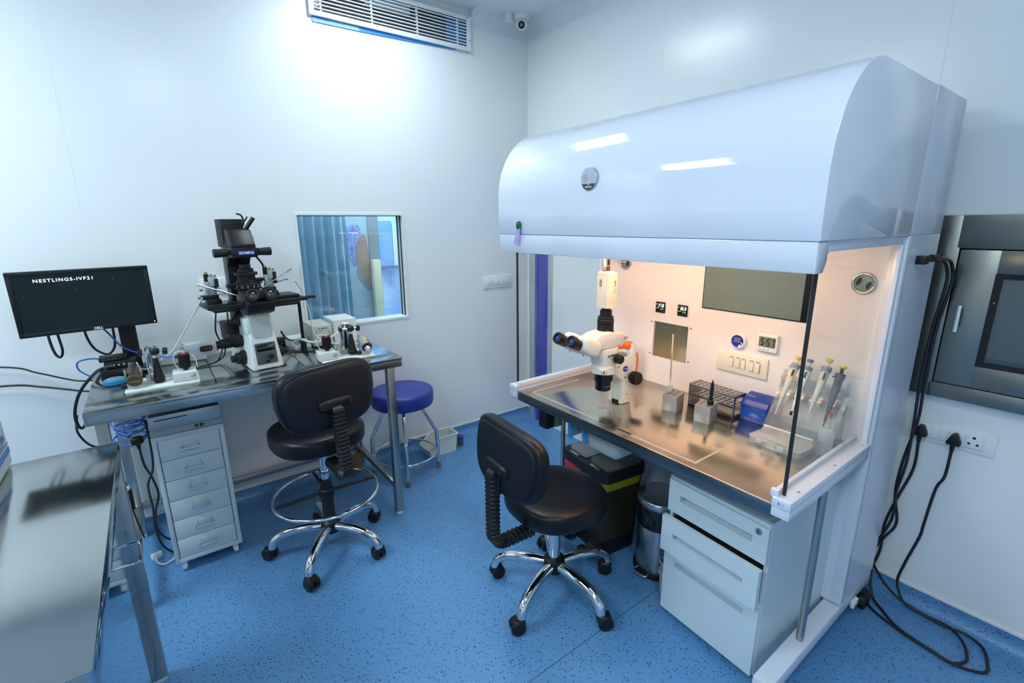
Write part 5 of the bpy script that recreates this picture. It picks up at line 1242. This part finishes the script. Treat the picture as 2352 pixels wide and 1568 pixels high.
def pipette(y0_, y1_, zt, zb, body, top, label, dark=False, ring_='yellow', tip='pipgrey', cap=False):
    p0 = Vector((1.858, y0_, zb)); p1 = Vector((1.932, y1_, zt)); d = (p1-p0).normalized(); L = (p1-p0).length
    t = thing('pipette', label, 'pipette', p0, 0, 'pipettes in the clear stand')
    m = WB(t, M[body])
    m.lathe([(.0028, L*.30), (.0085, L*.34), (.0095, L*.40), (.0125, L*.62), (.0135, L*.80), (.0145, L*.84), (.0145, L*.86)], p0, None, 24, d); m.obj('grip', t)
    m = WB(t, M[tip]); m.lathe([(.0016, 0), (.0026, .035), (.0050, .045), (.0055, L*.30), (.0090, L*.31), (.0090, L*.345)], p0, None, 20, d); sh = m.obj('shaft', t)
    if cap: m = WB(t, M['dark']); m.cyl(p0, p0+d*.016, .0045, n=14); m.obj('tip_ring', sh)
    m = WB(t, M['pipgrey' if not dark else 'pipdark'])
    m.lathe([(.0150, L*.80), (.0170, L*.83), (.0160, L*.87), (.010, L*.88)], p0, M['lidgrey'] if not dark else M['pipdark'], 24, d)
    hk = p0+d*L*.84; m.cyl(hk, hk+Vector((-.022, .016, -.002)), .0035, .003, n=10); m.obj('finger_hook', t)
    m = WB(t, M[top if not dark else 'dark']); m.lathe([(.0055, L*.87), (.0055, L*.95)], p0, M['pipgrey'] if not dark else M['dark'], 16, d); m.lathe([(.0075, L*.945), (.0115, L*.96), (.0115, L*.99), (.0085, L)], p0, M[top], 24, d); m.obj('plunger', t)
    if ring_:
        m = WB(t, M[ring_]); m.lathe([(.0122, L*.645), (.0130, L*.650), (.0132, L*.670), (.0126, L*.675)], p0, None, 24, d); m.obj('colour_ring', t)
    m = WB(t, M['dark']); q = p0+d*L*.74+Vector((-.0128, -.0045, 0)); m.box((-.002, -.003, -.012), (.001, .003, .012), X=Matrix.Translation(q) @ Vector((0, 0, 1)).rotation_difference(d).to_matrix().to_4x4()); m.obj('volume_window', t)
pipette(.783, .752, 1.095, .866, 'pipgrey', 'yellow', 'cream pipette with a yellow button, the one in front of the blue box')
pipette(.727, .712, 1.092, .882, 'socket', 'inkblue', 'white pipette with a blue button in the clear stand', ring_=None, tip='socket', cap=True)
pipette(.670, .648, 1.108, .880, 'pipgrey', 'yellow', 'cream pipette with a yellow button, the one next to the dark pipette')
pipette(.617, .604, 1.094, .856, 'pipdark', 'yellow', 'dark grey pipette nearest the end of the clear stand', dark=True, ring_=None, tip='pipdark')
# organiser
t = thing('organiser_box', 'clear flat plastic organiser box on the worktop', 'box', (1.752, .700, WZ), R(-4))
m = MB(M['cloudy']); m.vbox((-.066, -.092, 0.0005), (.062, .092, .019), b=.014); m.obj('tray', t)
m = MB(M['cloudy']); m.vbox((-.068, -.094, .0195), (.064, .094, .0255), b=.015); m.box((-.048, -.075, .0255), (.044, .070, .0265), b=.0004); m.obj('lid', t)
m = MB(M['cloudyw'])
for y in (-.045, .0, .045): m.box((-.060, y-.0008, .002), (.058, y+.0008, .018))
m.box((-.0008, -.088, .002), (.0008, .088, .018)); m.obj('divider', t)
m = MB(M['cloudyw'])
for y in (-.03, .05): m.box((-.071, y-.012, .009), (-.066, y+.012, .024), b=.002)
m.obj('latch', t)
m = MB(M['ink']); rnd = random.Random(3)
for k in range(9):
    a = rnd.uniform(-.05, .05), rnd.uniform(-.075, .075); m.box((a[0]-.004, a[1]-.003, .004), (a[0]+.004, a[1]+.003, .008), M['ink'] if k % 3 else M['inkblue'])
for k in range(4):
    a = rnd.uniform(-.05, .05), rnd.uniform(-.075, .075); m.cyl((a[0], a[1], .007), (a[0]+.012, a[1], .009), .005, m=M['white'], n=12)
ct = m.obj('small_contents', t)
# bottle in a clear holder
t = thing('squeeze_bottle', 'milky bottle in a clear holder beside the glass end', 'bottle', (1.795, .578, WZ), 0)
m = MB(M['cloudyw']); m.lathe([(.020, .004), (.024, .010), (.024, .060), (.026, .064), (.026, .090), (.022, .096), (.008, .100), (.007, .112)], (0, 0, 0)); m.obj('body', t)
m = MB(M['cloudyw']); m.cyl((0, 0, .110), (0.004, -.003, .155), .0030, .0012, n=10); m.lathe([(.004, 0), (.006, .018)], (.003, -.002, .138), M['redbag'], 12); m.obj('tip', t)
m = MB(M['acryl']); m.box((-.032, -.028, .001), (.032, .028, .004)); m.box((-.032, -.028, .001), (-.030, .028, .055)); m.box((.030, -.028, .001), (.032, .028, .055)); m.box((-.032, .026, .001), (.032, .028, .055)); m.obj('holder', t)

# ------------------------------------------------------------------ bins under the hood
t = thing('twin_pedal_bin', 'black twin pedal bin with grey lids and coloured bags under the hood', 'bin', (1.68, 1.49, 0), R(-8))
m = MB(M['olive'])
m.vbox((-.125, -.165, .0), (.125, .165, .425), b=.03, taper=.86, m=M['black']); m.vbox((-.127, -.164, .10), (.10, -.002, .37), b=.028, taper=.94, m=M['olive']); m.obj('body', t)
m = MB(M['yellowbag']); m.vbox((-.132, -.170, .372), (.11, -.004, .418), b=.03, taper=.985); m.obj('yellow_bag', t)
m = MB(M['redbag']); m.vbox((-.132, .004, .365), (.11, .170, .418), b=.03, taper=.985); m.obj('red_bag', t)
m = MB(M['black']); m.vbox((-.135, -.176, .415), (.135, .176, .462), b=.04, seg=5); m.obj('lid_frame', t)
for s_, nm in ((1, 'lidgrey'), (-1, 'lidgrey2')):
    y0_, y1_ = (.008, .158) if s_ > 0 else (-.158, -.008)
    m = MB(M[nm]); m.vbox((-.098, y0_, .458), (.118, y1_, .472), b=.028, seg=5)
    ld = m.obj('lid', t)
    m = MB(M['chromed']); m.box((-.126, (y0_+y1_)/2-.035, .461), (-.108, (y0_+y1_)/2+.035, .466), b=.001); m.obj('lid_tab', ld)
for s_ in (-1, 1):
    m = MB(M['chromed']); m.box((-.165, s_*.085-.035, .022), (-.10, s_*.085+.035, .028)); pd = m.obj('pedal', t)
    m = MB(M['black']); m.box((-.185, s_*.085-.042, .014), (-.150, s_*.085+.042, .034), b=.006)
    m.box((-.1735, s_*.085-.012, .034), (-.171, s_*.085+.012, .0346), M['inkwhite']); m.box((-.178, s_*.085-.004, .034), (-.164, s_*.085-.001, .0346), M['inkwhite']); m.box((-.168, s_*.085+.004, .034), (-.160, s_*.085+.007, .0346), M['inkwhite']); m.obj('pedal_pad', pd)
t = thing('round_pedal_bin', 'round steel pedal bin with a black liner beside the white pedestal', 'bin', (1.722, 1.165, 0))
m = MB(M['binsteel']); m.lathe([(.098, .022), (.100, .03), (.100, .345), (.098, .350)], (0, 0, 0), n=48); m.obj('body', t)
m = MB(M['black']); m.lathe([(.108, 0), (.110, .004), (.109, .020), (.101, .026)], (0, 0, 0), n=48); m.obj('base_ring', t)
m = MB(M['black'], None); m.lathe([(.1015, .245), (.1035, .258), (.1025, .30), (.106, .352), (.104, .358)], (0, 0, 0), M['blackg'], n=40)
m.obj('bin_liner', t)
m = MB(M['binsteel']); m.lathe([(.108, .352), (.110, .355), (.110, .380), (.107, .384), (.085, .388), (.05, .395), (0, .397)], (0, 0, 0), n=48); m.obj('lid', t)
m = MB(M['chromed']); m.tube([(-.10, .03, .03), (-.128, .03, .024), (-.128, -.03, .024), (-.10, -.03, .03)], .005, k=3); m.obj('pedal', t)
t = thing('plastic_tub', 'cloudy plastic tub with a handle between the steel bin and the pedestal', 'tub', (1.675, 1.035, 0))
m = WB(t, M['cloudyw']); m.vbox((1.585, 1.000, .001), (1.765, 1.062, .110), b=.014, taper=.94); m.vbox((1.578, .996, .105), (1.772, 1.066, .122), b=.016); m.obj('body', t)
m = WB(t, M['cloudyw']); m.tube([(1.66, 1.064, .115), (1.61, 1.064, .165), (1.575, 1.055, .178), (1.56, 1.02, .170), (1.575, 1.00, .14), (1.60, .998, .112)], .0045, k=5); m.obj('handle', t)

# ------------------------------------------------------------------ white pedestal
t = thing('drawer_pedestal', 'white three-drawer pedestal with its middle drawer slightly open under the hood', 'cabinet', (1.745, .772, 0), R(-3.5))
# local: front faces -x ; half depth .26, half width .2
D, Wd, Z0, Z1 = .255, .199, .028, .640
m = MB(M['cabwhite'])
m.box((-D+.020, -Wd, Z0), (D, -Wd+.014, Z1)); m.box((-D+.020, Wd-.014, Z0), (D, Wd, Z1)); m.box((-D+.004, -Wd, Z1-.014), (D, Wd, Z1), b=.002); m.box((-D+.020, -Wd, Z0), (D, Wd, Z0+.014)); m.box((D-.01, -Wd, Z0), (D, Wd, Z1)); m.box((-D+.075, -Wd+.01, Z0+.01), (-D+.08, Wd-.01, Z1-.01), M['dark'])
m.obj('carcass', t)
for (z0_, z1_, pull) in ((.490, .624, 0), (.325, .477, .030), (.034, .320, 0)):
    x0_ = -D+.0-pull
    m = MB(M['cabwhite'])
    hz = z1_-.052 if z1_-z0_ > .2 else (z0_+z1_)/2+.004
    gh = .0125; gw = .145
    # front with a recessed pull
    m.box((x0_, -Wd+.002, z0_), (x0_+.020, Wd-.002, hz-gh)); m.box((x0_, -Wd+.002, hz+gh), (x0_+.020, Wd-.002, z1_)); m.box((x0_, -Wd+.002, hz-gh), (x0_+.020, -gw, hz+gh)); m.box((x0_, gw, hz-gh), (x0_+.020, Wd-.002, hz+gh))
    if pull: m.box((x0_+.045, -Wd+.018, z0_+.01), (-D+.072, Wd-.018, z1_-.020), M['dark'])
    dr = m.obj('drawer', t)
    m = MB(M['cabwhite']); m.prism([(x0_+.019, hz+gh+.001), (x0_+.040, hz+gh+.001), (x0_+.040, hz-gh-.006), (x0_+.004, hz-gh-.006), (x0_+.003, hz-gh), (x0_+.033, hz-gh+.003), (x0_+.034, hz+gh-.002)], 'y', -gw-.003, gw+.003); m.obj('recessed_pull', dr)
m = MB(M['chromed']); m.cyl((-D+.001, -Wd+.035, .600), (-D-.005, -Wd+.035, .600), .0115, .0105, n=28, b=.001); m.box((-D-.0056, -Wd+.0335, .594), (-D-.0048, -Wd+.0365, .606), M['dark']); m.obj('lock', t)
for x in (-D+.06, D-.05):
    for y in (-Wd+.05, Wd-.05):
        m = MB(M['black']); m.cyl((x, y-.008, .014), (x, y+.008, .014), .014, n=18); m.box((x-.012, y-.01, .014), (x+.012, y+.01, .03)); m.obj('castor', t)
m = MB(M['bluebox2']); m.box((1.60, .80, .641), (1.74, .95, .650), b=.002)
solo('blue_folder', m, 'thin blue folder lying on the white pedestal under the worktop', 'folder')

# ------------------------------------------------------------------ pass box in the side wall
t = thing('pass_box', 'stainless steel pass box set in the wall beside the hood', 'pass box', (WX, .15, .93))
m = WB(t, M['passsteel'])
px_ = 2.362; py0, py1, pz0, pz1 = -.26, .502, .932, 1.612
iy1, iz0, iz1 = .440, .989, 1.496; iy0 = -.20
m.box((px_, iy1, pz0), (WX, py1, pz1), b=.003); m.box((px_, py0, pz0), (WX, iy0, pz1), b=.003); m.box((px_, iy0-.01, pz0), (WX, iy1+.01, iz0), b=.003); m.box((px_, iy0-.01, iz1), (WX, iy1+.01, pz1), b=.003); m.obj('frame', t)
m = WB(t, M['trim']); m.box((px_+.026, py1, pz0-.006), (WX, py1+.006, pz1+.006)); m.box((px_+.026, py0, pz0-.007), (WX, py1+.006, pz0)); m.box((px_+.026, py0, pz1), (WX, py1+.006, pz1+.006)); m.obj('sealant_line', t)
wy1, wz0_, wz1_ = .328, 1.076, 1.412; wy0 = -.09
m = WB(t, M['passsteel']); g_ = .004
m.box((px_-.004, wy1, iz0+g_), (WX-.005, iy1-g_, iz1-g_), b=.002); m.box((px_-.004, iy0+g_, iz0+g_), (WX-.005, wy0, iz1-g_), b=.002); m.box((px_-.004, wy0-.002, iz0+g_), (WX-.005, wy1+.002, wz0_), b=.002); m.box((px_-.004, wy0-.002, wz1_), (WX-.005, wy1+.002, iz1-g_), b=.002)
dr = m.obj('door', t)
m = WB(t, M['dark']); m.box((WX-.006, iy0-.002, iz0-.002), (WX-.002, iy1+.002, iz1+.002)); m.obj('door_gap', t)
m = WB(t, M['blackm']); k = .017
m.box((px_-.006, wy1-k, wz0_), (px_+.004, wy1+.002, wz1_)); m.box((px_-.006, wy0, wz0_), (px_+.004, wy1, wz0_+k)); m.box((px_-.006, wy0, wz1_-k), (px_+.004, wy1, wz1_)); m.box((px_-.006, wy0, wz0_), (px_+.004, wy0+k, wz1_)); m.obj('window_gasket', dr)
m = WB(t, M['blackg']); m.box((px_+.012, wy0, wz0_), (WX-.006, wy1, wz1_), m=M['mspanel']); m.obj('window_back', dr)
m = WB(t, M['glassw']); m.box((px_-.001, wy0+k, wz0_+k), (px_+.003, wy1-k, wz1_-k)); m.obj('window_glass', dr)
m = WB(t, M['ledr']); m.text('8', .008, (px_-.0065, wy1-.010, 1.31), (0, -1, 0), (0, 0, 1)); m.obj('red_mark', dr)
m = WB(t, M['chrome']); m.vbox((px_-.032, .395, 1.196), (px_-.020, .409, 1.294), b=.004)
for z in (1.203, 1.281): m.box((px_-.024, .396, z), (px_-.003, .408, z+.010), b=.002)
m.obj('handle', dr)

# ------------------------------------------------------------------ socket plate and mains leads
t = thing('socket_strip', 'white socket strip on the wall under the pass box', 'socket', (WX, .365, .745))
m = WB(t, M['acryl']); m.box((WX-.006, .228, .735), (WX, .502, .826), b=.002, m=M['trim']); m.obj('back_plate', t)
m = WB(t, M['socket']); m.box((WX-.012, .262, .752), (WX-.004, .470, .812), b=.003); m.obj('plate', t)
for y0_, y1_ in ((.416, .466), (.314, .362), (.266, .312)):
    if y0_ == .314: pass
    m = WB(t, M['socket']); m.box((WX-.0145, y0_, .756), (WX-.011, y1_, .808), b=.002); so = m.obj('outlet', t)
    m = WB(t, M['dark']); yc = (y0_+y1_)/2
    m.cyl((WX-.0142, yc, .797), (WX-.0152, yc, .797), .0052, n=16)
    for s_ in (-1, 1): m.cyl((WX-.0142, yc+s_*.012, .772), (WX-.0152, yc+s_*.012, .772), .0045, n=16)
    m.obj('pin_holes', so)
for y0_, y1_ in ((.391, .412), (.366, .387)):
    m = WB(t, M['socket']); m.box((WX-.0150, y0_, .758), (WX-.011, y1_, .806), b=.002); m.obj('rocker', t)
def plug(y, z, label, path):
    t = thing('power_plug', label, 'plug', (WX-.03, y, z-.03), 0, 'black plugs in the socket strip')
    m = WB(t, M['black']); pr = [(y-.022, z-.012), (y-.020, z-.022), (y+.020, z-.022), (y+.022, z-.012), (y+.010, z+.018), (y+.005, z+.024), (y-.005, z+.024), (y-.010, z+.018)]
    m.prism(pr, 'x', WX-.045, WX-.0152, b=.004); m.cyl((WX-.036, y, z-.018), (WX-.036, y, z-.050), .0085, .006, b=.001); m.obj('body', t)
    m = WB(t, M['cable']); m.tube(path, .0052, k=9); m.obj('lead', t, sharp=80)
FZ = .0065
plug(.441, .780, 'black plug in the socket strip, the one nearer the hood', [(WX-.036, .441, .735), (2.370, .440, .61), (2.362, .470, .463), (2.360, .492, .33), (2.352, .488, .21), (2.335, .500, .10), (2.290, .470, .018), (2.245, .420, FZ), (2.185, .345, FZ), (2.158, .228, FZ), (2.150, .180, FZ), (2.185, .150, FZ+.004), (2.225, .150, FZ+.008), (2.290, .175, FZ+.010), (2.335, .225, FZ+.012), (2.342, .30, .014), (2.347, .40, .03), (2.335, .47, .10), (2.320, .505, .20), (2.325, .466, .38), (2.33, .470, .50), (2.335, .458, .65), (2.338, .462, .83), (2.336, .468, .98), (2.338, .466, 1.19), (2.335, .456, 1.31), (2.330, .452, 1.39), (2.310, .460, 1.44), (2.25, .462, 1.458), (2.19, .462, 1.463)])
plug(.340, .778, 'black plug in the socket strip, the one below the pass box door', [(WX-.036, .340, .735), (2.370, .343, .62), (2.368, .360, .557), (2.366, .371, .394), (2.366, .375, .33), (2.362, .402, .186), (2.355, .410, .09), (2.340, .370, .022), (2.340, .31, FZ+.006), (2.335, .24, FZ+.006), (2.345, .18, FZ+.01), (2.325, .125, FZ+.004), (2.255, .098, FZ), (2.195, .095, FZ), (2.155, .150, FZ), (2.140, .205, FZ+.010), (2.155, .318, FZ+.010), (2.205, .440, FZ+.006), (2.265, .485, .012), (2.318, .520, .06), (2.326, .525, .15), (2.330, .480, .28), (2.334, .450, .37), (2.338, .474, .50), (2.337, .470, .65), (2.344, .452, .83), (2.345, .456, .98), (2.345, .456, 1.19), (2.340, .444, 1.31), (2.336, .438, 1.39), (2.314, .446, 1.446), (2.25, .452, 1.464), (2.19, .454, 1.468)])
